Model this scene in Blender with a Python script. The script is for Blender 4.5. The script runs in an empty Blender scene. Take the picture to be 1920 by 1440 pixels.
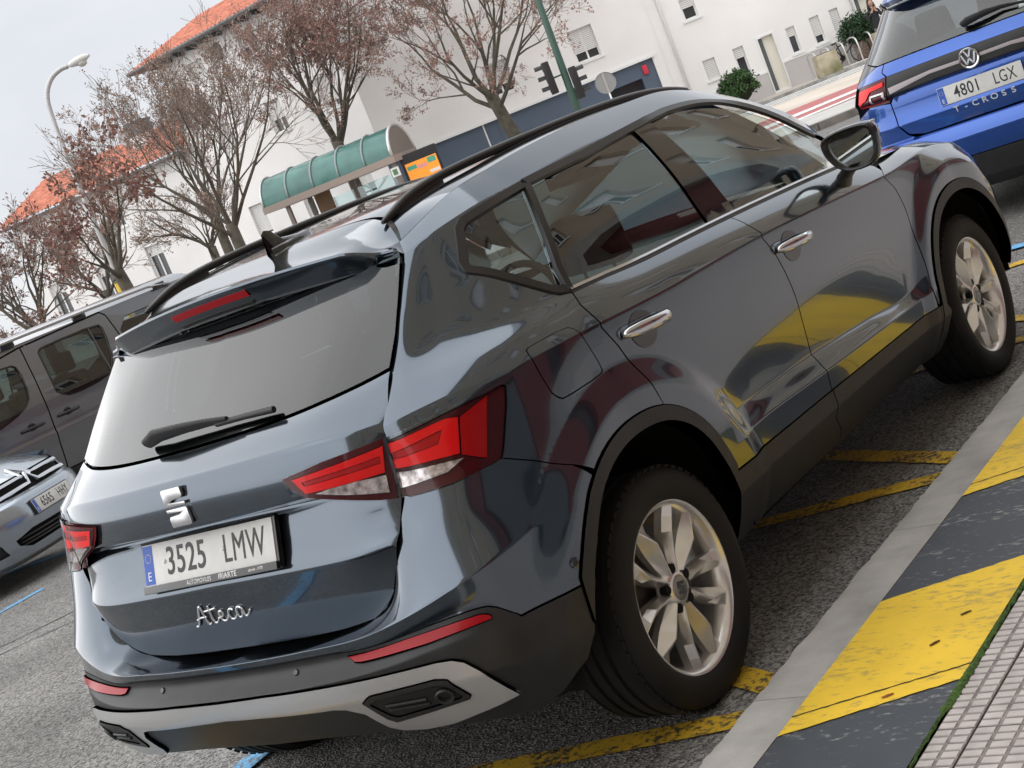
import bpy, bmesh, math, random
import numpy as np
from mathutils import Vector, Matrix
from mathutils.geometry import delaunay_2d_cdt
scene=bpy.context.scene
# ---------------------------------------------------------------- camera
def _cam():
    yaw,pitch,roll=-.66740,-.14810,-.38120
    f=Vector((math.sin(yaw)*math.cos(pitch),math.cos(yaw)*math.cos(pitch),math.sin(pitch)))
    r=Vector((math.cos(yaw),-math.sin(yaw),0));u=r.cross(f)
    r2=math.cos(roll)*r+math.sin(roll)*u;u2=-math.sin(roll)*r+math.cos(roll)*u
    cd=bpy.data.cameras.new('camera');co=bpy.data.objects.new('camera',cd);scene.collection.objects.link(co)
    M=Matrix((r2,u2,-f)).transposed().to_4x4();M.translation=Vector((3.1116,-2.3355,1.5783))
    co.matrix_world=M
    cd.sensor_fit='HORIZONTAL';cd.sensor_width=36;cd.lens=2876.94/1920*36
    cd.clip_start=.05;cd.clip_end=3000
    scene.camera=co
_cam()
# ---------------------------------------------------------------- sky, sun, exposure (overcast winter day)
def _world():
    w=bpy.data.worlds.new('World');scene.world=w;w.use_nodes=True
    nt=w.node_tree;nt.nodes.clear();N=nt.nodes.new;L=nt.links.new
    out=N('ShaderNodeOutputWorld');bg=N('ShaderNodeBackground');sky=N('ShaderNodeTexSky')
    sky.sky_type='NISHITA';sky.sun_disc=False;sky.sun_elevation=math.radians(45);sky.sun_rotation=math.radians(205);sky.dust_density=4;sky.air_density=1.2
    hsv=N('ShaderNodeHueSaturation');hsv.inputs['Saturation'].default_value=.25
    L(sky.outputs[0],hsv.inputs['Color'])
    tc=N('ShaderNodeTexCoord');mp=N('ShaderNodeMapping');mp.inputs['Scale'].default_value=(1,1,2.4)
    nz=N('ShaderNodeTexNoise');nz.inputs['Scale'].default_value=2.2;nz.inputs['Detail'].default_value=5;nz.inputs['Roughness'].default_value=.55
    L(tc.outputs['Generated'],mp.inputs['Vector']);L(mp.outputs[0],nz.inputs['Vector'])
    rp=N('ShaderNodeValToRGB');rp.color_ramp.elements[0].position=.40;rp.color_ramp.elements[1].position=.60
    rp.color_ramp.elements[0].color=(7.3,7.6,8.1,1);rp.color_ramp.elements[1].color=(8.6,8.75,9.0,1)
    L(nz.outputs[0],rp.inputs[0])
    mx=N('ShaderNodeMix');mx.data_type='RGBA';mx.inputs[0].default_value=.88
    L(hsv.outputs[0],mx.inputs[6]);L(rp.outputs[0],mx.inputs[7])
    L(mx.outputs[2],bg.inputs['Color']);bg.inputs['Strength'].default_value=.050
    L(bg.outputs[0],out.inputs[0])
    sd=bpy.data.lights.new('sun','SUN');so=bpy.data.objects.new('sun',sd);scene.collection.objects.link(so)
    sd.energy=1.5;sd.angle=math.radians(165);sd.color=(1,.985,.965)
    el,az=math.radians(45),math.radians(205)     # azimuth clockwise from +Y
    d=Vector((math.sin(az)*math.cos(el),math.cos(az)*math.cos(el),math.sin(el)))
    so.rotation_euler=(-d).to_track_quat('-Z','Y').to_euler();so.location=d*30
_world()
vs=scene.view_settings;vs.view_transform='Standard';vs.look='None';vs.exposure=1.2;vs.gamma=1;vs.use_curve_mapping=False
# ---------------------------------------------------------------- helpers
R=math.radians
COL=scene.collection
MATS={}
def nodes(name):
    m=bpy.data.materials.new(name);m.use_nodes=True;nt=m.node_tree
    return m,nt,nt.nodes['Principled BSDF'],nt.nodes['Material Output']
def mat(name,col,rough=.5,metal=0,coat=0,coat_r=.03,spec=.5,var=0,vscale=8,bump=0,bscale=60,bdist=.01,emit=None,estr=0,trans=0,detail=4,col2=None,aniso=None,coord='Object'):
    if name in MATS:return MATS[name]
    m,nt,b,o=nodes(name);N=nt.nodes.new;L=nt.links.new
    b.inputs['Base Color'].default_value=(*col,1);b.inputs['Roughness'].default_value=rough;b.inputs['Metallic'].default_value=metal
    b.inputs['Coat Weight'].default_value=coat;b.inputs['Coat Roughness'].default_value=coat_r
    b.inputs['Specular IOR Level'].default_value=spec
    if emit:b.inputs['Emission Color'].default_value=(*emit,1);b.inputs['Emission Strength'].default_value=estr
    if var or bump:
        tc=N('ShaderNodeTexCoord')
    if var:
        nz=N('ShaderNodeTexNoise');nz.inputs['Scale'].default_value=vscale;nz.inputs['Detail'].default_value=detail
        L(tc.outputs[coord],nz.inputs['Vector'])
        mx=N('ShaderNodeMix');mx.data_type='RGBA'
        c2=col2 if col2 else tuple(c*(1-var) for c in col);c1=col if col2 else tuple(min(1,c*(1+var)) for c in col)
        mx.inputs[6].default_value=(*c1,1);mx.inputs[7].default_value=(*c2,1)
        mr=N('ShaderNodeMapRange');mr.inputs[1].default_value=.3;mr.inputs[2].default_value=.7
        L(nz.outputs[0],mr.inputs[0]);L(mr.outputs[0],mx.inputs[0]);L(mx.outputs[2],b.inputs['Base Color'])
    if bump:
        n2=N('ShaderNodeTexNoise');n2.inputs['Scale'].default_value=bscale;n2.inputs['Detail'].default_value=3
        L(tc.outputs[coord],n2.inputs['Vector'])
        bp=N('ShaderNodeBump');bp.inputs['Strength'].default_value=bump;bp.inputs['Distance'].default_value=bdist
        L(n2.outputs[0],bp.inputs['Height']);L(bp.outputs[0],b.inputs['Normal'])
    MATS[name]=m;return m
def glass(name,tint,refl=1.0,ior=1.5,rough=0.0):
    if name in MATS:return MATS[name]
    m,nt,b,o=nodes(name);nt.nodes.remove(b);N=nt.nodes.new;L=nt.links.new
    t=N('ShaderNodeBsdfTransparent');t.inputs[0].default_value=(*tint,1)
    g=N('ShaderNodeBsdfGlossy');g.inputs['Roughness'].default_value=rough;g.inputs[0].default_value=(refl,refl,refl,1)
    f=N('ShaderNodeFresnel');f.inputs[0].default_value=ior
    # the pane reflects on both of its faces: about twice one face
    ml=N('ShaderNodeMath');ml.operation='MULTIPLY';ml.inputs[1].default_value=1.8;ml.use_clamp=True
    mx=N('ShaderNodeMixShader');L(f.outputs[0],ml.inputs[0]);L(ml.outputs[0],mx.inputs[0]);L(t.outputs[0],mx.inputs[1]);L(g.outputs[0],mx.inputs[2]);L(mx.outputs[0],o.inputs[0])
    MATS[name]=m;return m
def link(o,parent=None):
    COL.objects.link(o)
    if parent is not None:o.parent=parent
    return o
def tag(o,label=None,cat=None,group=None,kind=None):
    if label:o['label']=label
    if cat:o['category']=cat
    if group:o['group']=group
    if kind:o['kind']=kind
    return o
def empty(name,loc=(0,0,0),rz=0,label=None,cat=None,group=None):
    o=bpy.data.objects.new(name,None);o.location=loc;o.rotation_euler=(0,0,rz);o.empty_display_size=.1;link(o)
    return tag(o,label,cat,group)
def copy_tree(o,parent=None,loc=None,rz=None,label=None):
    c=o.copy();COL.objects.link(c)
    if parent is not None:c.parent=parent
    if loc is not None:c.location=loc
    if rz is not None:c.rotation_euler[2]=rz
    if label:c['label']=label
    for ch in list(o.children):copy_tree(ch,c)
    return c
class MB:
    def __init__(s):s.v=[];s.f=[];s.mi=[];s.cur=0
    def add(s,V,F):
        b=len(s.v);s.v+=[tuple(map(float,p)) for p in V];s.f+=[[b+i for i in q] for q in F];s.mi+=[s.cur]*len(F);return s
    def box(s,c,d,rot=None,taper=None):
        x,y,z=[k/2 for k in d];V=[Vector((sx*x,sy*y,sz*z)) for sz in(-1,1) for sy in(-1,1) for sx in(-1,1)]
        if taper:
            for q in V[4:]:q.x*=taper[0];q.y*=taper[1]
        if rot is not None:V=[rot@q for q in V]
        c=Vector(c);V=[q+c for q in V]
        return s.add(V,[(0,2,3,1),(4,5,7,6),(0,1,5,4),(2,6,7,3),(0,4,6,2),(1,3,7,5)])
    def prism(s,poly,axis,a,b):
        # poly: 2-D points in the plane normal to axis, extruded from a to b
        n=len(poly)
        def P(p,k):
            return {'x':(k,p[0],p[1]),'y':(p[0],k,p[1]),'z':(p[0],p[1],k)}[axis]
        V=[P(p,a) for p in poly]+[P(p,b) for p in poly]
        F=[list(range(n))[::-1],list(range(n,2*n))]+[(i,(i+1)%n,n+(i+1)%n,n+i) for i in range(n)]
        return s.add(V,F)
    def tube(s,path,r,seg=8,closed=False,caps=True,flat=None,up=None):
        P=[Vector(p) for p in path];n=len(P);rr=r if hasattr(r,'__len__') else [r]*n
        rings=[];ref=Vector(up) if up is not None else None
        for i in range(n):
            a=P[i-1] if (i>0 or closed) else P[i];b=P[(i+1)%n] if (i<n-1 or closed) else P[i]
            t=(b-a);t=t.normalized() if t.length>1e-9 else Vector((0,0,1))
            if ref is None:ref=t.orthogonal()
            e=ref-t*ref.dot(t);e=e.normalized() if e.length>1e-6 else t.orthogonal().normalized()
            if up is None:ref=e
            g=t.cross(e);k=flat if flat else 1
            rings.append([P[i]+e*(math.cos(2*math.pi*j/seg)*rr[i])+g*(math.sin(2*math.pi*j/seg)*rr[i]*k) for j in range(seg)])
        V=[q for rg in rings for q in rg];F=[]
        m=n if closed else n-1
        for i in range(m):
            i2=(i+1)%n
            for j in range(seg):F.append((i*seg+j,i*seg+(j+1)%seg,i2*seg+(j+1)%seg,i2*seg+j))
        if caps and not closed:F+=[list(range(seg))[::-1],[(n-1)*seg+j for j in range(seg)]]
        return s.add(V,F)
    def ribbon(s,path,normals,w,h):
        # flat bar following a path on a surface: w across, h above
        P=[Vector(p) for p in path];n=len(P);V=[];F=[]
        for i in range(n):
            t=(P[min(i+1,n-1)]-P[max(i-1,0)]).normalized();N_=Vector(normals[i]).normalized();g=t.cross(N_).normalized()
            wi=w[i] if hasattr(w,'__len__') else w
            V+=[P[i]-g*wi/2-N_*.004,P[i]-g*wi*.38+N_*h,P[i]+g*wi*.38+N_*h,P[i]+g*wi/2-N_*.004]
        for i in range(n-1):
            a=4*i
            for j in range(3):F.append((a+j,a+j+1,a+j+5,a+j+4))
        F+=[(0,1,2,3),(4*n-1,4*n-2,4*n-3,4*n-4)]
        return s.add(V,F)
    def lathe(s,prof,axis='z',seg=32,c=(0,0,0),a0=0,a1=2*math.pi):
        # prof: (radius, height) pairs
        n=len(prof);full=abs(a1-a0-2*math.pi)<1e-6;m=seg if full else seg+1;V=[]
        for k in range(m):
            a=a0+(a1-a0)*k/seg
            for r_,h in prof:
                x,y=r_*math.cos(a),r_*math.sin(a)
                p={'z':(x,y,h),'x':(h,x,y),'y':(x,h,y)}[axis];V.append((p[0]+c[0],p[1]+c[1],p[2]+c[2]))
        F=[]
        for k in range(seg):
            k2=(k+1)%m
            for i in range(n-1):F.append((k*n+i,k2*n+i,k2*n+i+1,k*n+i+1))
        return s.add(V,F)
    def sphere(s,c,r,seg=12,rings=8):
        prof=[(math.sin(math.pi*i/rings),-math.cos(math.pi*i/rings)) for i in range(rings+1)]
        b=MB().lathe(prof,'z',seg);r=r if hasattr(r,'__len__') else (r,r,r)
        return s.add([(p[0]*r[0]+c[0],p[1]*r[1]+c[1],p[2]*r[2]+c[2]) for p in b.v],b.f)
    def grid(s,G,flip=False):
        G=np.asarray(G);a,b=G.shape[:2]
        F=[(i*b+j,i*b+j+1,(i+1)*b+j+1,(i+1)*b+j) for i in range(a-1) for j in range(b-1)]
        if flip:F=[q[::-1] for q in F]
        return s.add(G.reshape(-1,3),F)
    def xf(s,M):
        s.v=[tuple(M@Vector(p)) for p in s.v];return s
    def build(s,name,m,parent=None,angle=35,bevel=0,fix=True):
        me=bpy.data.meshes.new(name);me.from_pydata(s.v,[],s.f)
        for k in (m if isinstance(m,(list,tuple)) else [m]):me.materials.append(k)
        if len(set(s.mi))>1:me.polygons.foreach_set('material_index',s.mi)
        bm=bmesh.new();bm.from_mesh(me)
        bmesh.ops.remove_doubles(bm,verts=bm.verts,dist=1e-5)
        if fix:bmesh.ops.recalc_face_normals(bm,faces=bm.faces)
        if bevel:
            ed=[e for e in bm.edges if len(e.link_faces)==2 and e.calc_face_angle(0)>R(30)]
            if ed:bmesh.ops.bevel(bm,geom=ed,offset=bevel,segments=2,profile=.6,affect='EDGES',clamp_overlap=True)
        bm.to_mesh(me);bm.free()
        me.polygons.foreach_set('use_smooth',[True]*len(me.polygons))
        if angle<180:me.set_sharp_from_angle(angle=R(angle))
        return link(bpy.data.objects.new(name,me),parent)
def chaikin(P,n=1,closed=True):
    P=[tuple(p) for p in P]
    for _ in range(n):
        Q=[]
        L_=len(P)
        for i in range(L_ if closed else L_-1):
            a=P[i];b=P[(i+1)%L_]
            Q+=[tuple(.75*x+.25*y for x,y in zip(a,b)),tuple(.25*x+.75*y for x,y in zip(a,b))]
        if not closed:Q=[P[0]]+Q+[P[-1]]
        P=Q
    return P
def resample(P,step,closed=True):
    P=np.array(P,float)
    if closed:P=np.vstack([P,P[:1]])
    out=[]
    for a,b in zip(P[:-1],P[1:]):
        k=max(1,int(math.ceil(np.linalg.norm(b-a)/step)))
        for i in range(k):out.append(a+(b-a)*i/k)
    if not closed:out.append(P[-1])
    return np.array(out)
def inpoly(pts,poly):
    x,y=pts[:,0],pts[:,1];ins=np.zeros(len(pts),bool);n=len(poly);j=n-1
    for i in range(n):
        xi,yi=poly[i];xj,yj=poly[j]
        if yi!=yj:
            c=((yi>y)!=(yj>y))&(x<(xj-xi)*(y-yi)/(yj-yi)+xi);ins^=c
        j=i
    return ins
def panel(name,m,surf,nrm,outline,parent,holes=(),off=0,flange=.014,step=.022,tsc=.13,tlines=None,tdiv=5,mirror=None,rnd=.0022,label=None,push=None,bstep=None):
    # a sheet cut out of a parametric surface, with rounded turned-in edges and exact normals
    sc=np.array([1,tsc]);bs=bstep or step*.8
    loops=[resample(np.array(outline,float)*sc,bs)]+[resample(np.array(h,float)*sc,bs) for h in holes]
    area=lambda P:.5*np.sum(P[:,0]*np.roll(P[:,1],-1)-np.roll(P[:,0],-1)*P[:,1])
    loops=[(l if (area(l)>0)==(i==0) else l[::-1]) for i,l in enumerate(loops)]
    lo=loops[0].min(0);hi=loops[0].max(0)
    us=np.arange(lo[0]+step*.5,hi[0],step)
    if tlines is None:
        t0,t1=lo[1]/tsc,hi[1]/tsc;tl=[]
        for k in range(int(math.floor(t0)),int(math.ceil(t1))+1):
            tl+=[k-.06,k,k+.06]+[k+.06+.88*i/tdiv for i in range(1,tdiv)]
        tlines=np.array(sorted(x for x in tl if t0<x<t1))
    g=np.array([(a,b*tsc) for b in tlines for a in us]) if len(us) and len(tlines) else np.zeros((0,2))
    if len(g):
        ins=inpoly(g,loops[0])
        for l in loops[1:]:ins&=~inpoly(g,l)
        g=g[ins]
        allb=np.vstack(loops)
        d=np.full(len(g),9.)
        for k in range(0,len(allb),200):
            d=np.minimum(d,np.sqrt(((g[:,None,:]-allb[None,k:k+200,:])**2).sum(2)).min(1))
        g=g[d>step*.35]
    pts=np.vstack(loops+[g]);edges=[];b=0
    for l in loops:
        n=len(l);edges+=[(b+i,b+(i+1)%n) for i in range(n)];b+=n
    vo,eo,fo,ov,oe,of=delaunay_2d_cdt([Vector(p) for p in pts],edges,[],0,1e-6)
    V2=np.array([tuple(v) for v in vo]);T=np.array([q for q in fo])
    cen=V2[T].mean(1);ins=inpoly(cen,loops[0])
    for l in loops[1:]:ins&=~inpoly(cen,l)
    T=T[ins]
    uv=V2/sc
    P=surf(uv[:,0],uv[:,1]);Nn=nrm(uv[:,0],uv[:,1])
    if push is not None:P=P+Nn*push(P)[:,None]
    P=P+Nn*off
    # orient triangles
    fn=np.cross(P[T[:,1]]-P[T[:,0]],P[T[:,2]]-P[T[:,0]]);fl=(fn*Nn[T].mean(1)).sum(1)<0
    T[fl]=T[fl][:,::-1]
    V=[P];NV=[Nn];F=[list(q) for q in T];LN=[[Nn[i] for i in q] for q in T]
    base=len(P)
    if flange:
        mp={}
        for i,a in enumerate(ov):
            for k in a:mp[k]=i
        b=0
        for l in loops:
            n=len(l);idx=[mp.get(b+i) for i in range(n)];b+=n
            idx=[i for i in idx if i is not None]
            n=len(idx)
            p=P[idx];nn=Nn[idx];tn=np.roll(p,-1,0)-np.roll(p,1,0);tn/=np.maximum(np.linalg.norm(tn,axis=1,keepdims=True),1e-9)
            o=np.cross(tn,nn);o/=np.maximum(np.linalg.norm(o,axis=1,keepdims=True),1e-9)
            # o must point away from the sheet
            r1=p+o*rnd*.7-nn*rnd*.35;r2=p+o*rnd-nn*rnd*1.3;r3=p+o*rnd*.6-nn*flange
            V+=[r1,r2,r3]
            m1=(nn*.7+o*.7);m2=o
            for i in range(n):
                j=(i+1)%n
                q0=[idx[i],idx[j],base+j,base+i];F.append(q0);LN.append([nn[i],nn[j],m1[j],m1[i]])
                F.append([base+i,base+j,base+n+j,base+n+i]);LN.append([m1[i],m1[j],m2[j],m2[i]])
                F.append([base+n+i,base+n+j,base+2*n+j,base+2*n+i]);LN.append([m2[i],m2[j],m2[j],m2[i]])
            base+=3*n
        V=[np.vstack(V)]
    V=V[0]
    def mk(flip):
        W=V.copy();FF=F;LL=LN
        if flip:
            W[:,0]*=-1;FF=[q[::-1] for q in F];LL=[[x*np.array([-1,1,1]) for x in q[::-1]] for q in LN]
        return W,FF,LL
    res=[]
    sets=[mk(False)] if mirror is None else ([mk(False),mk(True)])
    if mirror=='weld':
        A,B=sets;nA=len(A[0]);sets=[(np.vstack([A[0],B[0]]),A[1]+[[i+nA for i in q] for q in B[1]],A[2]+B[2])]
    for W,FF,LL in sets:
        me=bpy.data.meshes.new(name);me.from_pydata([tuple(p) for p in W],[],FF)
        me.materials.append(m);me.polygons.foreach_set('use_smooth',[True]*len(me.polygons))
        me.normals_split_custom_set([tuple(x) for q in LL for x in q])
        o=link(bpy.data.objects.new(name,me),parent)
        if label:o['label']=label
        res.append(o)
    return res if len(res)>1 else res[0]
def text_mesh(name,s,size,m,parent,M,depth=.002,shear=0,width=1,bold=False,align='CENTER'):
    cu=bpy.data.curves.new(name,'FONT');cu.body=s;cu.size=size;cu.extrude=depth;cu.align_x=align;cu.align_y='CENTER';cu.shear=shear;cu.resolution_u=4;cu.space_character=1.06 if len(s)>1 else 1
    if bold:cu.offset=size*.008
    o=bpy.data.objects.new(name,cu);COL.objects.link(o)
    dg=bpy.context.evaluated_depsgraph_get();me=bpy.data.meshes.new_from_object(o.evaluated_get(dg))
    bpy.data.objects.remove(o);bpy.data.curves.remove(cu)
    for v in me.vertices:v.co.x*=width
    me.transform(M);me.materials.clear();me.materials.append(m);me.name=name
    return link(bpy.data.objects.new(name,me),parent)
def frame_matrix(o,x,y):
    # local x,y axes (world vectors) and origin
    x=Vector(x).normalized();z=x.cross(Vector(y)).normalized();y=z.cross(x)
    M=Matrix((x,y,z)).transposed().to_4x4();M.translation=Vector(o);return M
# ---------------------------------------------------------------- body surface of the grey SUV
# rows run round the car from the rear centre line to the nose, columns go up the body side
CU=np.array([0,.3,.5,.64,.80,1.0,1.38,1.80,2.05,2.40,3.0,3.35,3.55,4.0,4.4,4.85,5.5])
ROWS=[
# R0 bottom edge
[(0,.14,.345),(.3,.15,.345),(.5,.17,.335),(.64,.205,.32),(.77,.29,.30),(.83,.46,.285),(.83,.872,.28),(.805,1.3,.279),(.802,1.55,.273),(.80,1.9,.265),(.80,2.5,.255),(.80,2.85,.25),(.80,3.05,.246),(.83,3.51,.25),(.82,3.93,.25),(.68,4.22,.24),(0,4.33,.24)],
# R1 groove of the sill cladding / lower edge of the rear silver bar
[(0,.02,.488),(.3,.03,.488),(.5,.065,.487),(.64,.115,.475),(.79,.215,.45),(.868,.42,.43),(.895,.872,.42),(.885,1.3,.425),(.884,1.55,.415),(.883,1.9,.405),(.88,2.5,.39),(.88,2.85,.378),(.88,3.05,.372),(.895,3.51,.38),(.88,3.93,.40),(.73,4.26,.40),(0,4.37,.40)],
# R2 top of cladding
[(0,.014,.54),(.3,.028,.542),(.5,.068,.543),(.64,.12,.55),(.80,.225,.555),(.878,.42,.55),(.90,.872,.52),(.893,1.3,.489),(.889,1.55,.479),(.885,1.9,.466),(.885,2.5,.444),(.885,2.85,.432),(.887,3.05,.426),(.90,3.51,.48),(.89,3.93,.5),(.74,4.25,.5),(0,4.38,.5)],
# R3 ridge of the door scallop
[(0,.06,.575),(.3,.072,.576),(.5,.105,.58),(.64,.15,.60),(.805,.24,.63),(.882,.43,.62),(.902,.872,.58),(.897,1.33,.550),(.895,1.55,.55),(.892,1.9,.531),(.890,2.5,.503),(.889,2.85,.490),(.889,3.05,.487),(.90,3.51,.58),(.89,3.93,.58),(.74,4.25,.58),(0,4.37,.58)],
# R4 valley of the scallop / rear bumper edge
[(0,.055,.617),(.3,.068,.619),(.5,.10,.622),(.64,.148,.645),(.80,.235,.69),(.880,.44,.72),(.902,.872,.68),(.897,1.33,.625),(.866,1.55,.612),(.856,1.9,.596),(.854,2.5,.551),(.868,2.85,.525),(.886,3.05,.56),(.90,3.51,.66),(.89,3.93,.66),(.745,4.24,.66),(0,4.35,.66)],
# R5
[(0,.30,.612),(.3,.30,.615),(.48,.262,.665),(.585,.205,.745),(.765,.262,.79),(.872,.445,.80),(.898,.872,.80),(.899,1.31,.745),(.890,1.55,.725),(.882,1.9,.71),(.876,2.5,.68),(.880,2.85,.665),(.888,3.05,.69),(.90,3.51,.78),(.88,3.93,.73),(.73,4.2,.73),(0,4.32,.75)],
# R6
[(0,.34,.88),(.3,.34,.88),(.5,.30,.88),(.62,.255,.885),(.762,.305,.90),(.866,.475,.91),(.897,.872,.915),(.905,1.3,.89),(.905,1.55,.89),(.904,1.9,.88),(.898,2.5,.85),(.893,2.85,.83),(.891,3.05,.82),(.893,3.51,.87),(.865,3.93,.81),(.70,4.15,.79),(0,4.27,.83)],
# R7 shoulder crease
[(0,.38,1.06),(.3,.37,1.06),(.5,.33,1.06),(.64,.284,1.065),(.755,.36,1.073),(.853,.53,1.069),(.894,.872,1.057),(.907,1.3,1.036),(.908,1.55,1.031),(.907,1.9,1.02),(.900,2.5,.983),(.891,2.85,.96),(.885,3.05,.95),(.86,3.51,.945),(.81,3.93,.880),(.62,4.1,.85),(0,4.2,.90)],
# R8
[(0,.42,1.11),(.3,.41,1.11),(.5,.38,1.11),(.637,.345,1.118),(.738,.43,1.122),(.83,.58,1.119),(.867,.89,1.110),(.880,1.3,1.090),(.880,1.55,1.085),(.879,1.9,1.070),(.870,2.5,1.036),(.858,2.85,1.01),(.845,3.05,.99),(.78,3.51,.980),(.70,3.9,.925),(.50,4.05,.885),(0,4.15,.93)],
# R9 belt line
[(0,.5,1.17),(.3,.49,1.17),(.5,.46,1.17),(.622,.41,1.17),(.706,.505,1.172),(.79,.64,1.168),(.830,.92,1.160),(.836,1.3,1.137),(.835,1.55,1.127),(.833,1.9,1.112),(.825,2.5,1.08),(.812,2.82,1.058),(.80,2.98,1.045),(.68,3.5,1.01),(.60,3.85,.98),(.40,4.0,.96),(0,4.1,.96)],
# R10
[(0,.62,1.29),(.3,.61,1.29),(.5,.58,1.29),(.602,.53,1.29),(.668,.615,1.292),(.742,.745,1.30),(.780,.98,1.31),(.785,1.32,1.315),(.784,1.55,1.312),(.782,1.88,1.30),(.778,2.42,1.24),(.785,2.68,1.165),(.785,2.86,1.105),(.66,3.4,1.03),(.58,3.8,1.0),(.38,3.95,.98),(0,4.05,.98)],
# R11 top of the side windows
[(0,.72,1.40),(.3,.71,1.40),(.5,.69,1.40),(.575,.655,1.405),(.622,.72,1.425),(.672,.85,1.447),(.697,1.08,1.462),(.703,1.4,1.478),(.704,1.58,1.48),(.703,1.85,1.475),(.706,2.30,1.434),(.728,2.56,1.346),(.755,2.78,1.216),(.68,3.25,1.06),(.56,3.7,1.02),(.36,3.85,1.0),(0,3.95,1.0)],
# R12 roof edge
[(0,.78,1.44),(.3,.77,1.44),(.5,.74,1.435),(.552,.695,1.437),(.582,.765,1.465),(.604,.87,1.498),(.615,1.08,1.524),(.620,1.4,1.545),(.620,1.58,1.55),(.618,1.85,1.548),(.615,2.22,1.525),(.645,2.48,1.445),(.70,2.79,1.295),(.66,3.22,1.085),(.52,3.6,1.04),(.32,3.75,1.02),(0,3.85,1.02)],
]
NP=np.array(ROWS,float)             # R,C,3
NR,NC=NP.shape[:2]
CREASE=np.zeros((NR,NC)); CREASE[7,3:]=.85; CREASE[7,4:6]=.6; CREASE[3,7:13]=1; CREASE[4,8:12]=1; CREASE[4,:6]=1; CREASE[2,:5]=1; CREASE[1,:]=1; CREASE[11,:]=.8; CREASE[9,6:]=.8
RA,RF=np.array([.872,.322]),np.array([3.51,.322])
def _hermite(p0,p1,m0,m1,f):
    f2=f*f;f3=f2*f
    return p0*(2*f3-3*f2+1)+m0*(f3-2*f2+f)+p1*(-2*f3+3*f2)+m1*(f3-f2)
def _tangents(P,axis_crease=None):
    # P: K,...,3  chord-length Catmull-Rom derivative per unit chord ; returns h, mL, mR (left- and right-sided)
    d=np.diff(P,axis=0);h=np.maximum(np.linalg.norm(d,axis=-1,keepdims=True),1e-6);s=d/h
    m=np.empty_like(P)
    m[1:-1]=(s[:-1]*h[1:]+s[1:]*h[:-1])/(h[1:]+h[:-1])
    m[0]=1.5*s[0]-.5*m[1];m[-1]=1.5*s[-1]-.5*m[-2]
    mL=m.copy();mR=m.copy()
    if axis_crease is not None:
        w=axis_crease
        eL=m.copy();eL[1:-1]=1.4*s[:-1]-.4*m[:-2]
        eR=m.copy();eR[1:-1]=1.4*s[1:]-.4*m[2:]
        mL=m*(1-w)+eL*w;mR=m*(1-w)+eR*w
    return h,mL,mR
_rows_u=[]
_h,_mL,_mR=_tangents(np.swapaxes(NP,0,1))     # along columns: C,R,3
def net_rows(u):
    u=np.clip(u,CU[0],CU[-1]-1e-9);c=np.clip(np.searchsorted(CU,u,side='right')-1,0,NC-2)
    f=((u-CU[c])/(CU[c+1]-CU[c]))[:,None,None]
    P=np.swapaxes(NP,0,1)
    return _hermite(P[c],P[c+1],_mR[c]*_h[c],_mL[c+1]*_h[c],f),c,f[:,0,0]
def smooth01(a,b,x):
    t=np.clip((x-a)/(b-a),0,1);return t*t*(3-2*t)
def body(u,t):
    u=np.atleast_1d(np.asarray(u,float));t=np.atleast_1d(np.asarray(t,float))
    R,c,f=net_rows(u)                      # N,R,3
    R=np.swapaxes(R,0,1)                   # R,N,3
    w=(CREASE[:,c]*(1-f)+CREASE[:,c+1]*f)[...,None]
    h,mL,mR=_tangents(R,w)
    t=np.clip(t,0,NR-1-1e-9);k=t.astype(int);g=(t-k)[:,None];n=np.arange(len(u))
    P=_hermite(R[k,n],R[k+1,n],mR[k,n]*h[k,n],mL[k+1,n]*h[k,n],g)
    # flared wheel arches
    for ax in (RA,RF):
        r=np.hypot(P[:,1]-ax[0],P[:,2]-ax[1])
        P[:,0]+=.020*(1-smooth01(.525,.63,r))*(P[:,0]>.5)*smooth01(.60,.70,P[:,0])
    return P
def body_n(u,t,e=.004):
    u=np.atleast_1d(np.asarray(u,float));t=np.atleast_1d(np.asarray(t,float))
    a=body(u+e,t)-body(u-e,t);b=body(u,t+.03)-body(u,t-.03)
    n=np.cross(a,b);n/=np.maximum(np.linalg.norm(n,axis=1,keepdims=True),1e-9)
    return n
def spline(xs,ys):
    # 1-D cubic through points (natural)
    xs=np.array(xs,float);ys=np.array(ys,float);n=len(xs);h=np.diff(xs)
    A=np.eye(n);r=np.zeros(n)
    for i in range(1,n-1):
        A[i,i-1]=h[i-1];A[i,i]=2*(h[i-1]+h[i]);A[i,i+1]=h[i];r[i]=6*((ys[i+1]-ys[i])/h[i]-(ys[i]-ys[i-1])/h[i-1])
    m=np.linalg.solve(A,r)
    def fn(x):
        x=np.asarray(x,float);i=np.clip(np.searchsorted(xs,x)-1,0,n-2)
        a=(xs[i+1]-x)/h[i];b=(x-xs[i])/h[i]
        return a*ys[i]+b*ys[i+1]+((a**3-a)*m[i]+(b**3-b)*m[i+1])*h[i]**2/6
    return fn
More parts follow.
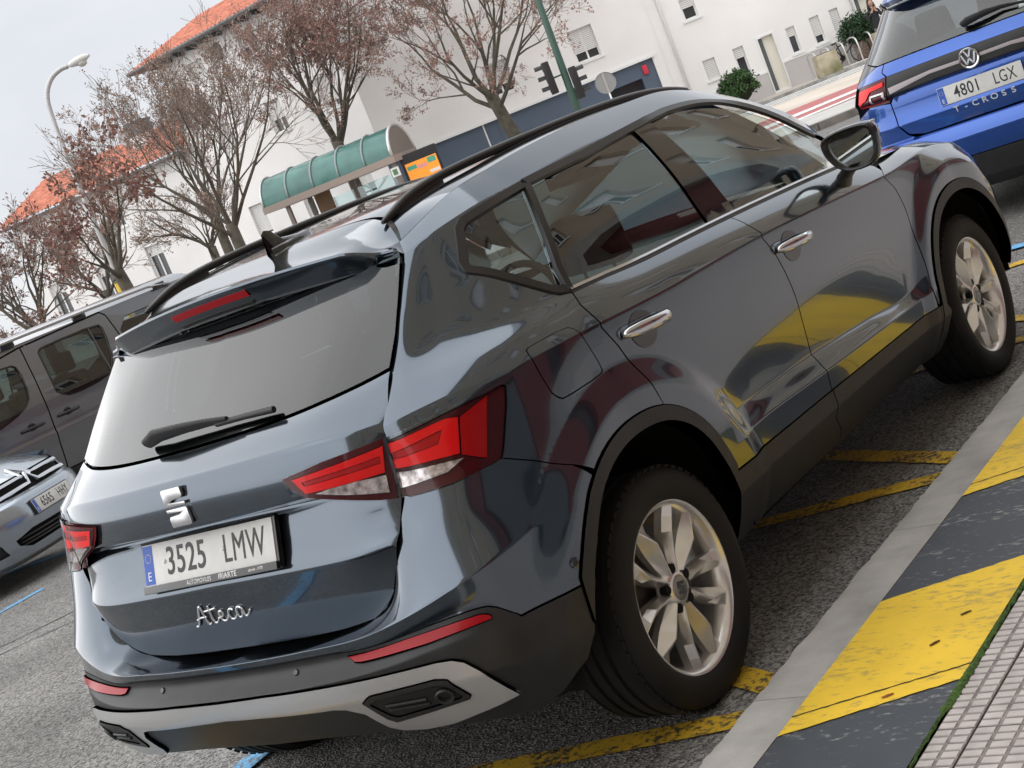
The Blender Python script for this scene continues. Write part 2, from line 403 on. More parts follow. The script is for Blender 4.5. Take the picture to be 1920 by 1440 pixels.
# tailgate: rows at given height, y and z as functions of |x|  (x: 0,.2,.376,.5,.6,.66)
GX=np.array([0,.2,.376,.5,.6,.66])
GROWS=[ # z values, y values per |x|
 ([.600,.600,.603,.615,.65,.69],[.195,.198,.205,.215,.235,.26]),      # 0 lower edge (extended)
 ([.803,.800,.797,.796,.80,.80],[.150,.153,.163,.178,.21,.25]),       # 1 lower crease
 ([.945,.944,.942,.938,.93,.925],[.226,.226,.226,.228,.255,.29]),     # 2 top of plate face, under the lip
 ([.964,.964,.965,.955,.93,.92],[.146,.151,.168,.197,.245,.288]),     # 3 lip
 ([1.091,1.090,1.088,1.084,1.073,1.06],[.160,.166,.185,.212,.256,.30]),# 4 crease K
 ([1.143,1.144,1.148,1.156,1.167,1.178],[.248,.255,.281,.322,.385,.425]),# 5 bottom of glass
 ([1.27,1.271,1.275,1.28,1.287,1.293],[.402,.409,.430,.463,.510,.540]),# 6
 ([1.413,1.413,1.412,1.410,1.408,1.406],[.560,.566,.585,.61,.638,.665]),# 7 top of glass
]
GCR=[1,1,1,1,1,.9,0,1]
_gz=[spline(GX,a) for a,b in GROWS];_gy=[spline(GX,b) for a,b in GROWS]
def gate(x,t):
    x=np.atleast_1d(np.asarray(x,float));t=np.atleast_1d(np.asarray(t,float));ax=np.abs(x)
    R=np.stack([np.stack([x,_gy[i](ax),_gz[i](ax)],1) for i in range(len(GROWS))])
    w=np.array(GCR,float)[:,None,None]*np.ones_like(R[...,:1])
    h,mL,mR=_tangents(R,w)
    t=np.clip(t,0,len(GROWS)-1-1e-9);k=t.astype(int);g=(t-k)[:,None];n=np.arange(len(x))
    return _hermite(R[k,n],R[k+1,n],mR[k,n]*h[k,n],mL[k+1,n]*h[k,n],g)
def gate_n(x,t,e=.004):
    x=np.atleast_1d(np.asarray(x,float));t=np.atleast_1d(np.asarray(t,float))
    a=gate(x+e,t)-gate(x-e,t);b=gate(x,t+.03)-gate(x,t-.03)
    n=np.cross(a,b);n/=np.maximum(np.linalg.norm(n,axis=1,keepdims=True),1e-9)
    return n

# lamp face on the tailgate: continues the band between crease and lip downward; (x, z)
def lampg(x,z):
    x=np.atleast_1d(np.asarray(x,float));z=np.atleast_1d(np.asarray(z,float));ax=np.abs(x)
    y4,z4,y3,z3=_gy[4](ax),_gz[4](ax),_gy[3](ax),_gz[3](ax)
    return np.stack([x,y4+(y3-y4)*(z4-z)/(z4-z3)-.013,z],1)
def lampg_n(x,z,e=.004):
    a=lampg(np.asarray(x)+e,z)-lampg(np.asarray(x)-e,z);b=lampg(x,np.asarray(z)+e)-lampg(x,np.asarray(z)-e)
    n=np.cross(a,b);return n/np.linalg.norm(n,axis=1,keepdims=True)
# roof
_zc=spline([.40,.45,.6,.75,.873,1.1,1.4,1.85,2.25,2.5],[1.484,1.490,1.506,1.520,1.532,1.546,1.558,1.563,1.545,1.51])
_ex=spline(NP[12,3:11,1],NP[12,3:11,0]);_ez=spline(NP[12,3:11,1],NP[12,3:11,2])
def roofz(x,y):
    x=np.asarray(x,float);y=np.asarray(y,float);yy=np.maximum(y,.70)
    xe,ze=_ex(yy),_ez(yy);zc=_zc(y)
    ze=np.where(y<.70,ze+(zc-_zc(.70)),ze)
    return zc-(zc-ze)*np.minimum(np.abs(x)/xe,1.2)**6
# outlines on the body surface (station, row) and on the tailgate (x, row)
B={'gate_edge_up': [(0.6325, 6.857), (0.6364, 7.71), (0.6301, 9.032), (0.6319, 9.57), (0.6296, 10.22), (0.6335, 10.605), (0.634, 10.971), (0.634, 11.43), (0.6289, 12.0), (0.49, 12.0), (0.46, 12.0)], 'wintop': [(3.6606, 10.898), (3.5079, 10.977), (3.3268, 10.921), (3.1327, 11.129), (2.9364, 11.172), (2.5949, 11.243), (2.3184, 11.04), (1.8186, 10.917), (1.4254, 10.942)], 'qtrim': [(1.3964, 10.972), (0.9769, 10.956), (0.9481, 10.92), (0.9299, 10.814), (0.9086, 10.277), (0.9248, 10.124), (1.304, 9.15), (1.3809, 8.934)], 'door_r_rear': [(1.3919, 8.812), (1.3892, 8.132), (1.4161, 7.031), (1.4131, 6.911), (1.4488, 6.471), (1.4745, 6.014), (1.497, 5.567), (1.5125, 4.892)], 'door_r_front': [(2.3564, 8.771), (2.3689, 7.867), (2.3931, 7.118), (2.3844, 6.926), (2.4274, 6.472), (2.4509, 6.066), (2.4718, 5.684), (2.4829, 5.452), (2.4976, 4.847), (2.522, 4.052), (2.5145, 2.977), (2.5145, 1.976)], 'door_f_front': [(3.6178, 8.245), (3.5029, 7.382), (3.4598, 6.967), (3.5201, 6.516), (3.5421, 5.981), (3.5448, 5.576), (3.5349, 4.791), (3.5251, 4.249), (3.4945, 3.339), (3.4986, 2.183)], 'clad_top': [(1.7337, 2.19), (2.1297, 1.987), (2.5145, 1.976), (2.995, 1.993), (3.4986, 2.183)], 'door_low': [(2.5145, 1.976), (2.5159, 1.163), (2.5009, 0.824), (2.5626, 0.44), (2.5928, 0.009)], 'split': [(0.9342, 5.862), (1.014, 5.485), (1.1038, 4.975), (1.1528, 4.528)], 'lamp_body': [(0.6382, 6.835), (0.7668, 6.827), (0.9231, 6.854), (0.9779, 6.862), (0.9913, 6.799), (0.9796, 6.529), (0.9419, 5.919), (0.9304, 5.833), (0.8007, 5.888), (0.6606, 6.036), (0.624, 6.118), (0.629, 6.575)], 'lamp_body_red': [(0.6446, 6.755), (0.8163, 6.73), (0.8471, 6.681), (0.8315, 6.238), (0.6499, 6.423)], 'lamp_body_redin': [(0.6457, 6.626), (0.8009, 6.616), (0.7828, 6.466), (0.6494, 6.536)], 'lamp_body_side': [(0.8523, 6.669), (0.932, 6.78), (0.8956, 6.016), (0.8361, 6.213)], 'lamp_body_white': [(0.6467, 6.371), (0.8395, 6.162), (0.7916, 6.086), (0.6552, 6.156)], 'paint_low': [(0.1708, 3.586), (0.3815, 3.528), (0.5517, 3.22), (0.6584, 3.017), (0.7438, 2.81), (0.7777, 2.692), (0.7993, 2.509), (0.8533, 1.965), (0.9452, 1.952), (1.0198, 1.919)], 'gate_edge_low': [(0.6606, 6.036), (0.6501, 5.775), (0.6477, 5.492), (0.6378, 5.009), (0.5143, 4.932)], 'ring_rear': [(1.0226, 1.986), (1.0616, 3.321), (1.095, 3.828), (1.1459, 4.402)], 'arch_low': [(1.0528, 1.88), (1.0036, 0.889), (0.9622, 0.542), (0.912, 0.397)], 'silver_top': [(0.1798, 1.95), (0.4551, 1.778), (0.5931, 1.671), (0.6554, 1.632), (0.6878, 1.573), (0.7099, 1.436), (0.7454, 0.984), (0.7631, 0.704), (0.778, 0.491)], 'silver_bot': [(0.778, 0.491), (0.7202, 0.387), (0.5915, 0.175), (0.5129, 0.111), (0.4595, 0.159), (0.4381, 0.295), (0.4252, 0.7), (0.3912, 0.874), (0.3616, 0.926), (0.1467, 0.997)], 'exhaust': [(0.4532, 0.945), (0.483, 1.047), (0.6439, 1.147), (0.6679, 1.067), (0.6894, 0.706), (0.681, 0.65), (0.4804, 0.433), (0.468, 0.529)], 'exhaust_in': [(0.4649, 0.897), (0.4884, 0.962), (0.6402, 1.014), (0.6608, 0.966), (0.6747, 0.736), (0.6661, 0.692), (0.4994, 0.538), (0.4844, 0.605)], 'reflector': [(0.4282, 3.149), (0.5874, 2.891), (0.76, 2.529), (0.7786, 2.401), (0.7843, 2.265), (0.6428, 2.331), (0.4682, 2.614), (0.4469, 2.713)], 'fuel': [(1.0755, 7.378), (1.0925, 7.525), (1.2753, 7.546), (1.306, 7.342), (1.3254, 6.982), (1.3593, 6.249), (1.3435, 6.153), (1.1693, 6.165), (1.1464, 6.223), (1.1205, 6.399)], 'qglass': [(0.9617, 10.791), (0.9948, 10.846), (1.357, 10.87), (1.3729, 10.826), (1.3446, 9.09), (1.3084, 9.182), (0.9401, 10.118), (0.9302, 10.257)], 'rglass': [(1.438, 10.799), (1.8317, 10.8), (2.1998, 10.87), (2.212, 10.818), (2.2398, 9.041), (1.8024, 9.018), (1.4076, 9.031)], 'fglass': [(2.3868, 10.916), (2.5187, 10.998), (2.7619, 10.93), (3.0309, 10.854), (3.2222, 10.784), (3.3814, 10.698), (3.4904, 10.586), (3.4353, 9.808), (3.227, 9.0), (2.7941, 8.998), (2.4291, 9.017)], 'bpillar': [(2.2367, 10.914), (2.3263, 10.954), (2.3868, 10.916), (2.4291, 9.017), (2.385, 8.935), (2.2398, 9.041)], 'frame_bot': [(1.3916, 8.937), (1.5798, 9.001), (1.8072, 8.856), (2.3404, 8.705), (2.743, 8.817), (3.2575, 8.809), (3.5023, 8.935)], 'belt': [(1.3902, 9.021), (1.5884, 9.047), (1.8241, 9.004), (2.3492, 9.006), (2.7666, 8.99), (3.2976, 9.0)], 'handle_r': [(1.4797, 6.607), (1.7074, 6.61)], 'handle_f': [(2.4389, 6.539), (2.6782, 6.532)], 'sensor_side': [(1.0069, 2.654)], 'sensor_rear': [(0.2614, 2.853)], 'shoulder': [(1.0884, 6.944), (1.4149, 7.01), (1.8032, 6.942), (2.3931, 7.118), (2.8987, 7.052), (3.453, 6.961)]}
G={'edge_r': [(0.5895, 6.941), (0.5983, 6.614), (0.6028, 6.245), (0.615, 5.585), (0.6219, 5.035), (0.6349, 4.35), (0.6353, 3.909), (0.6318, 3.291), (0.6237, 1.667), (0.6053, 1.103), (0.5755, 0.673), (0.5342, 0.341), (0.4904, 0.174), (0.4387, 0.087), (0.3234, 0.046)], 'glass_bot': [(0.3517, 4.962), (0.4863, 4.961), (0.6252, 5.005)], 'lampgate': [(0.376, 1.0246), (0.492, 1.0359), (0.638, 1.0394), (0.636, 0.9631), (0.628, 0.8943), (0.596, 0.9038), (0.514, 0.9362), (0.426, 0.9672), (0.394, 0.9966)], 'lampgate_red': [(0.406, 1.0172), (0.634, 1.0231), (0.622, 0.9633), (0.434, 0.9759)], 'lampgate_in': [(0.43, 1.0052), (0.622, 1.003), (0.62, 0.9869), (0.436, 0.994)], 'lampgate_white': [(0.458, 0.9696), (0.526, 0.9721), (0.622, 0.9564), (0.618, 0.9148), (0.53, 0.9441)], 'logo': [(-0.0569, 3.812), (0.0273, 3.832), (0.0243, 3.226), (-0.0653, 3.201)], 'plate': [(-0.2918, 1.895), (0.235, 1.907), (0.2384, 1.162), (-0.2889, 1.171)], 'script': [(-0.1681, 0.544), (0.0843, 0.605), (-0.0359, 0.572)], 'wiper': [(-0.1298, 5.249), (-0.0559, 5.324), (0.2025, 5.235), (0.3347, 5.152), (0.3486, 5.065), (0.2335, 5.073), (-0.0152, 5.013), (-0.0819, 5.12)]}
# ---------------------------------------------------------------- ground, kerb, pavement, markings
def gh(x,y):
    return -min(.35,.047*max(0,-x-3.5)+.03*max(0,y-9.5))
def asphalt(name,c1,c2,scale=1.0):
    if name in MATS:return MATS[name]
    m,nt,b,o=nodes(name);N=nt.nodes.new;L=nt.links.new;b.inputs['Roughness'].default_value=.82;b.inputs['Specular IOR Level'].default_value=.35
    tc=N('ShaderNodeTexCoord')
    v=N('ShaderNodeTexVoronoi');v.inputs['Scale'].default_value=110*scale;L(tc.outputs['Object'],v.inputs['Vector'])
    n1=N('ShaderNodeTexNoise');n1.inputs['Scale'].default_value=150*scale;n1.inputs['Detail'].default_value=3;L(tc.outputs['Object'],n1.inputs['Vector'])
    n2=N('ShaderNodeTexNoise');n2.inputs['Scale'].default_value=.9;n2.inputs['Detail'].default_value=7;n2.inputs['Roughness'].default_value=.6;L(tc.outputs['Object'],n2.inputs['Vector'])
    ad=N('ShaderNodeMath');ad.operation='MULTIPLY_ADD';L(v.outputs['Color'],ad.inputs[0]);ad.inputs[1].default_value=.55;
    ml=N('ShaderNodeMath');ml.operation='MULTIPLY';L(n1.outputs[0],ml.inputs[0]);ml.inputs[1].default_value=.45;L(ml.outputs[0],ad.inputs[2])
    mr=N('ShaderNodeMapRange');mr.inputs[1].default_value=.30;mr.inputs[2].default_value=.68;L(ad.outputs[0],mr.inputs[0])
    mx=N('ShaderNodeMix');mx.data_type='RGBA';mx.inputs[6].default_value=(*c1,1);mx.inputs[7].default_value=(*c2,1);L(mr.outputs[0],mx.inputs[0])
    m2=N('ShaderNodeMix');m2.data_type='RGBA';m2.blend_type='MULTIPLY';m2.inputs[0].default_value=1
    r2=N('ShaderNodeMapRange');r2.inputs[1].default_value=.3;r2.inputs[2].default_value=.7;r2.inputs[3].default_value=.64;r2.inputs[4].default_value=1.22;L(n2.outputs[0],r2.inputs[0])
    L(mx.outputs[2],m2.inputs[6]);L(r2.outputs[0],m2.inputs[7]);L(m2.outputs[2],b.inputs['Base Color'])
    bp=N('ShaderNodeBump');bp.inputs['Strength'].default_value=.8;bp.inputs['Distance'].default_value=.006;L(v.outputs['Distance'],bp.inputs['Height']);L(bp.outputs[0],b.inputs['Normal'])
    MATS[name]=m;return m
def worn(name,col,base,amount=.5,scale=30,rough=.6,stretch=(1,1,1)):
    # paint worn through to what lies under it
    if name in MATS:return MATS[name]
    m,nt,b,o=nodes(name);N=nt.nodes.new;L=nt.links.new;b.inputs['Roughness'].default_value=rough
    tc=N('ShaderNodeTexCoord');mp=N('ShaderNodeMapping');mp.inputs['Scale'].default_value=stretch;L(tc.outputs['Object'],mp.inputs['Vector'])
    n1=N('ShaderNodeTexNoise');n1.inputs['Scale'].default_value=scale;n1.inputs['Detail'].default_value=6;n1.inputs['Roughness'].default_value=.65;L(mp.outputs[0],n1.inputs['Vector'])
    n2=N('ShaderNodeTexNoise');n2.inputs['Scale'].default_value=scale*.12;n2.inputs['Detail'].default_value=3;L(mp.outputs[0],n2.inputs['Vector'])
    a=N('ShaderNodeMath');a.operation='ADD';w2=N('ShaderNodeMath');w2.operation='MULTIPLY_ADD';w2.inputs[1].default_value=.45;w2.inputs[2].default_value=.275;L(n2.outputs[0],w2.inputs[0]);L(n1.outputs[0],a.inputs[0]);L(w2.outputs[0],a.inputs[1])
    r=N('ShaderNodeValToRGB');r.color_ramp.elements[0].position=1.0-amount*.30-.08;r.color_ramp.elements[1].position=1.0-amount*.30+.02
    sc=N('ShaderNodeMath');sc.operation='MULTIPLY';sc.inputs[1].default_value=.75;L(a.outputs[0],sc.inputs[0]);L(sc.outputs[0],r.inputs[0])
    mx=N('ShaderNodeMix');mx.data_type='RGBA';mx.inputs[6].default_value=(*col,1);mx.inputs[7].default_value=(*base,1);L(r.outputs[0],mx.inputs[0])
    n3=N('ShaderNodeTexNoise');n3.inputs['Scale'].default_value=4;n3.inputs['Detail'].default_value=5;L(tc.outputs['Object'],n3.inputs['Vector'])
    m2=N('ShaderNodeMix');m2.data_type='RGBA';m2.blend_type='MULTIPLY';m2.inputs[0].default_value=1
    r2=N('ShaderNodeMapRange');r2.inputs[1].default_value=.3;r2.inputs[2].default_value=.7;r2.inputs[3].default_value=.85;r2.inputs[4].default_value=1.08;L(n3.outputs[0],r2.inputs[0])
    L(mx.outputs[2],m2.inputs[6]);L(r2.outputs[0],m2.inputs[7]);L(m2.outputs[2],b.inputs['Base Color'])
    bp=N('ShaderNodeBump');bp.inputs['Strength'].default_value=.4;bp.inputs['Distance'].default_value=.002;L(r.outputs[0],bp.inputs['Height']);L(bp.outputs[0],b.inputs['Normal'])
    MATS[name]=m;return m
ASPH=asphalt('asphalt',(.060,.058,.057),(.37,.36,.345))
CONC=mat('kerb_concrete',(.34,.325,.305),.85,var=.34,vscale=4.5,bump=.5,bscale=90,bdist=.004,detail=8)
YEL=worn('yellow_paint',(.88,.58,.035),(.55,.38,.07),.48,60,.55,(.45,1,1))
YELR=worn('yellow_road_paint',(.72,.45,.025),(.06,.05,.035),.62,60,.7)
BLUEP=worn('blue_road_paint',(.16,.46,.78),(.14,.14,.14),.55,55,.7)
WHITEP=worn('white_road_paint',(.78,.78,.76),(.35,.34,.33),.5,12,.7)
BLACKP=worn('black_paint',(.060,.068,.080),(.34,.34,.32),.34,70,.55,(.45,1,1))
TILE=mat('paving_tile',(.50,.455,.435),.8,var=.18,vscale=14,bump=.3,bscale=160,bdist=.002,detail=7)
GROUT=mat('paving_joint',(.24,.21,.195),.9,var=.3,vscale=30)
MOSS=mat('moss',(.055,.11,.018),.95,var=.5,vscale=60,bump=1,bscale=180,bdist=.006)
xs=[-400,-200,-100,-60,-40,-30,-25,-20,-15,-12,-10.95,-9,-7,-5,-3.5,-2,0,1.13,4,20,60,400];ys=[-400,-100,-40,-20,-10,-5,0,5,9.5,12,15,18,21.2,25,30,40,60,100,400]
road=MB().grid(np.array([[(x,y,gh(x,y)) for x in xs] for y in ys])).build('road',ASPH,None,180);tag(road,kind='structure')
def quad_strip(name,a,b_,w,m,z=.004,n=1,jag=0,seed=1,parent=None):
    rnd=random.Random(seed);a=Vector((*a,0));b_=Vector((*b_,0));d=(b_-a).normalized();g=Vector((-d.y,d.x,0));L_=(b_-a).length
    n=max(n,int(L_/.08) if jag else n);P=[]
    for i in range(n+1):
        c=a+(b_-a)*i/n;row=[]
        for s in (-1,0,1):
            q=c+g*(s*(w/2+(rnd.uniform(-jag,jag) if s else 0)));row.append((q.x,q.y,gh(q.x,q.y)+z))
        P.append(row)
    o=MB().grid(np.array(P)).build(name,m,parent,180)
    return o
def marking(name,label,a,b_,w,m,seed=1,z=.004):
    o=quad_strip(name,a,b_,w,m,z,1,.004,seed);tag(o,kind='structure');return o
for i,(a,b_) in enumerate([((1.11,.84),(-.9,1.88)),((-.9,1.88),(1.11,2.35)),((1.11,2.43),(-.9,3.47)),((-.9,3.47),(1.11,3.98)),((1.11,4.08),(-.9,5.12)),((-.9,5.12),(1.11,5.70)),((1.11,.745),(-.9,.26)),((-.9,.26),(1.11,-.80))]):
    marking('yellow_line','',a,b_,.095,YELR,i,.0045+.0006*i)
marking('blue_line','',(-.90,-4),(-.90,11),.11,BLUEP,21,.011)
marking('blue_line','',(-.84,5.93),(1.11,5.93),.11,BLUEP,22,.0125)
marking('blue_line','',(-6.50,2.6),(-6.38,3.85),.10,BLUEP,23)
marking('blue_line','',(-8.4,4.93),(-7.35,5.0),.10,BLUEP,24)
SEAM=mat('crack_seal',(.02,.02,.02),.6)
for i,pp in enumerate([[(-5.6,1.9),(-5.2,2.45),(-5.0,2.6),(-4.75,3.0),(-4.6,3.05),(-4.2,3.6),(-3.9,4.3)],[(-5.1,1.9),(-4.75,2.5),(-4.55,2.62),(-4.35,2.95),(-4.1,3.2)]]):
    P=[]
    for k,(x,y) in enumerate(chaikin(pp,2,False)):
        w=.010+.004*math.sin(k*1.7);P.append([(x-w,y,gh(x,y)+.003),(x+w,y,gh(x,y)+.003)])
    tag(MB().grid(np.array(P)).build('road_seam',SEAM,road,180))
# kerb stones
kerb=empty('kerb');tag(kerb,kind='structure')
rnd=random.Random(4)
def kerb_stone_mesh(k):
    mb=MB();n=40;P=[]
    prof=[(1.112,-.25),(1.108,.085),(1.113,.103),(1.128,.110),(1.276,.1115),(1.277,-.2)]
    for i in range(n+1):
        y=i/n*.9985;row=[]
        for j,(x,z) in enumerate(prof):
            dx=rnd.uniform(-.0035,.0035) if j in (1,2) else 0;row.append((x+dx,y,z+(rnd.uniform(-.002,.001) if j in(2,3) else 0)))
        P.append(row)
    return mb.grid(np.array(P))
meshes=[]
for k in range(26):
    y=-6.4+k
    if len(meshes)<5:
        o=kerb_stone_mesh(k).build('kerb_stone',CONC,kerb,40);o.location=(0,y,0);meshes.append(o.data)
    else:
        o=bpy.data.objects.new('kerb_stone',meshes[k%5]);o.location=(0,y,0);link(o,kerb)
# painted strip
MB().add([(1.278,-8,.1105),(1.656,-8,.1105),(1.656,20,.1105),(1.278,20,.1105)],[(0,1,2,3)]).build('painted_strip',BLACKP,None);tag(bpy.data.objects['painted_strip'],kind='structure')
strip=bpy.data.objects['painted_strip']
for k in range(-5,12):
    y0=.409+1.382*k;y1=y0+.682;x0,x1=1.2785,1.6555;sl=.53*(x1-x0)
    def jag(p,q,n,a,seed):
        r_=random.Random(seed);return [(p[0]+(q[0]-p[0])*i/n,p[1]+(q[1]-p[1])*i/n+(r_.uniform(-a,a) if 0<i<n else 0)) for i in range(n)]
    P=jag((x0,y0),(x1,y0+sl),24,.003,k)+[(x1,y0+sl)]+jag((x1,y1+sl),(x0,y1),24,.003,k+50)+[(x0,y1)]
    MB().add([(x,y,.1135) for x,y in P],[list(range(len(P)))]).build('yellow_stripe',YEL,strip,180)
    # slab joint
    yj=y0+.086
    rr=random.Random(k);Q=[]
    for i in range(31):
        f=i/30;x=x0+(x1-x0)*f;y=yj+.185*f+rr.uniform(-.002,.002);w=.0018+rr.uniform(0,.0022);Q.append([(x,y-w,.1146),(x,y+w,.1146)])
    MB().grid(np.array(Q)).build('slab_joint',mat('joint_dirt',(.035,.040,.018),.95),strip,180)
# cigarette ends and bits
litter=[(1.50,.555,.6,(.35,.12,.06)),(1.53,.80,.9,(.12,.06,.03)),(1.56,.95,.7,(.10,.07,.03))]
for i,(x,y,a,c) in enumerate(litter):
    mb=MB();mb.tube([(x-.014*math.cos(a),y-.014*math.sin(a),.1165),(x,y,.117),(x+.014*math.cos(a),y+.014*math.sin(a),.1165)],[.0022,.0030,.0018],6)
    lab=['reddish cigarette end on the yellow stripe near the slab joint','dry brown twig on the middle of the yellow stripe','small dark twig on the yellow stripe, farthest of the bits'][i]
    tag(mb.build('cigarette_end' if i==0 else 'twig',mat('litter%d'%i,c,.8),None,180),lab,'litter')
# moss line
rr=random.Random(9);Q=[]
for i in range(900):
    y=-2.2+i*.0075;w=(.0035+.006*rr.random()+.004*math.sin(i*.031)*math.sin(i*.011+1))*(.3 if math.sin(i*.05)+math.sin(i*.017)<-1.1 else 1);z=.1122+.006*rr.random()*min(1,w/.006);c=1.663+rr.uniform(-.0025,.0025)
    Q.append([(c-w-.002,y,.1108),(c-w*.5,y,z),(c,y,z+.003*rr.random()),(c+w*.5,y,z),(c+w+.001,y,.1108)])
tag(MB().grid(np.array(Q)).build('moss',MOSS,None,180),'thin line of green moss between painted strip and paving','moss',kind='stuff')
# paving: single slabs where the photograph shows them, a plain sheet beyond
pave=empty('pavement');tag(pave,kind='structure')
def slab_mesh(nx,ny,w,h):
    mb=MB();mb.cur=0;mb.box((w/2,h/2,.054),(w-.004,h-.004,.108));mb.cur=1;px,py=w/nx,h/ny;r_=random.Random(nx)
    for i in range(nx):
        for j in range(ny):
            c=((i+.5)*px,(j+.5)*py,.1075+r_.uniform(-.0004,.0004));mb.box(c,(px-.008,py-.0075,.0045),taper=(.95,.90))
    return mb
full=None;cut=None
for j in range(-4,8):
    for i in range(-1,5):
        x=1.758+.30*i;y=.393+.30*j
        if i==-1:
            if cut is None:
                o=slab_mesh(2,10,.088,.30).build('paving_slab',[GROUT,TILE],pave,30);cut=o.data
            else:o=link(bpy.data.objects.new('paving_slab',cut),pave)
            o.location=(1.669,y,0)
        else:
            if full is None:
                o=slab_mesh(6,10,.30,.30).build('paving_slab',[GROUT,TILE],pave,30);full=o.data
            else:o=link(bpy.data.objects.new('paving_slab',full),pave)
            o.location=(x,y,0)
def paving_far():
    m,nt,b,o=nodes('paving_far');N=nt.nodes.new;L=nt.links.new;tc=N('ShaderNodeTexCoord');br=N('ShaderNodeTexBrick')
    br.offset=0;br.inputs['Scale'].default_value=1;br.inputs['Brick Width'].default_value=.05;br.inputs['Row Height'].default_value=.03;br.inputs['Mortar Size'].default_value=.004
    br.inputs['Color1'].default_value=(.55,.50,.48,1);br.inputs['Color2'].default_value=(.50,.46,.44,1);br.inputs['Mortar'].default_value=(.24,.22,.20,1)
    L(tc.outputs['Object'],br.inputs['Vector']);L(br.outputs[0],b.inputs['Base Color']);b.inputs['Roughness'].default_value=.85;return m
PF=paving_far()
mb=MB()
for x0,x1,y0,y1 in ((1.669,3.258,-10,-.807),(1.669,3.258,2.793,22),(3.258,9.2,-10,22)):
    mb.add([(x0,y0,.109),(x1,y0,.109),(x1,y1,.109),(x0,y1,.109)],[(0,1,2,3)])
mb.build('paving_sheet',PF,pave)
# ---------------------------------------------------------------- buildings
PLASTER=mat('white_plaster',(.80,.78,.765),.9,var=.09,vscale=.35,bump=.15,bscale=25,bdist=.01,detail=8)
PLASTERD=mat('grey_plinth',(.52,.495,.485),.9,var=.06,vscale=1.2)
ROOFT=mat('roof_tile',(.52,.19,.125),.85,var=.35,vscale=3.5,detail=6)
SLATE=mat('slate_blue_panel',(.085,.115,.165),.5,var=.05,vscale=2)
FRAMEW=mat('white_frame',(.78,.78,.77),.5)
SHUT=mat('roller_blind',(.70,.69,.67),.7)
PANE=mat('dark_pane',(.035,.04,.045),.08,coat=.5)
GUT=mat('gutter_dark',(.10,.105,.11),.5)
DIRV=lambda a,b_:Vector((b_[0]-a[0],b_[1]-a[1],0)).normalized()
class Wall:
    # a facade: s runs along it, z up, d outwards
    def __init__(s,P,d):
        s.P=Vector((P[0],P[1],0));s.d=Vector((d[0],d[1],0)).normalized();s.n=Vector((s.d.y,-s.d.x,0))
    def p(s,a,z,o=0):q=s.P+s.d*a+s.n*o;return (q.x,q.y,z)
    def box(s,mb,a0,a1,z0,z1,o0,o1):
        V=[s.p(a,z,o) for z in(z0,z1) for o in(o0,o1) for a in(a0,a1)]
        mb.add(V,[(0,1,3,2),(4,6,7,5),(0,4,5,1),(2,3,7,6),(0,2,6,4),(1,5,7,3)])
    def sheet(s,mb,a0,a1,z0,z1,holes,depth=.22,o=0):
        A=sorted({a0,a1,*[h[0] for h in holes],*[h[1] for h in holes]});Zs=sorted({z0,z1,*[h[2] for h in holes],*[h[3] for h in holes]})
        for i in range(len(A)-1):
            for j in range(len(Zs)-1):
                c=((A[i]+A[i+1])/2,(Zs[j]+Zs[j+1])/2)
                if any(h[0]<c[0]<h[1] and h[2]<c[1]<h[3] for h in holes):continue
                mb.add([s.p(A[i],Zs[j],o),s.p(A[i+1],Zs[j],o),s.p(A[i+1],Zs[j+1],o),s.p(A[i],Zs[j+1],o)],[(0,1,2,3)])
        for a,b_,c,d_ in holes:
            for (p,q) in (((a,c),(b_,c)),((b_,c),(b_,d_)),((b_,d_),(a,d_)),((a,d_),(a,c))):
                mb.add([s.p(p[0],p[1],o),s.p(q[0],q[1],o),s.p(q[0],q[1],o-depth),s.p(p[0],p[1],o-depth)],[(0,1,2,3)])
def window(W,root,a0,a1,z0,z1,blind=.6,depth=.2,o=0,sill=True,mull=True):
    w=MB();fr=.05
    for q in ((a0,a1,z0,z0+fr),(a0,a1,z1-fr,z1),(a0,a0+fr,z0+fr,z1-fr),(a1-fr,a1,z0+fr,z1-fr)):W.box(w,*q,o-depth+.001,o-depth+.06)
    if mull and a1-a0>.45:W.box(w,(a0+a1)/2-.03,(a0+a1)/2+.03,z0+fr,z1-fr,o-depth+.002,o-depth+.055)
    wo=w.build('window',FRAMEW,root,30)
    m_=MB();W.box(m_,a0+fr,a1-fr,z0+fr,z1-fr,o-depth-.03,o-depth+.01);m_.build('pane',PANE,wo,30)
    if blind>0:
        m_=MB();zb=z1-(z1-z0)*blind;n=max(4,int((z1-zb)/.055))
        for k in range(n):
            za=zb+(z1-zb)*k/n;zc=zb+(z1-zb)*(k+1)/n;W.box(m_,a0+.02,a1-.02,za+.004,zc-.004,o-depth+.06,o-depth+.085)
        m_.build('roller_blind',SHUT,wo,30)
    if sill:
        m_=MB();W.box(m_,a0-.08,a1+.08,z0-.07,z0-.005,o-depth+.05,o+.06);m_.build('sill',FRAMEW,wo,30)
    return wo
gB=-.35
WB=Wall((-26.70,38.55),(.786,.618))
BB=empty('white_building',WB.p(6.5,gB),0,'long white rendered building with small ground floor windows behind the zebra crossing','building')
def par(o):
    # children keep world coordinates
    o.matrix_parent_inverse=o.parent.matrix_world.inverted() if False else Matrix.Translation(-o.parent.location)
    return o
def fixkids(root):
    for c in root.children:
        c.matrix_parent_inverse=Matrix.Translation(-Vector(root.location))
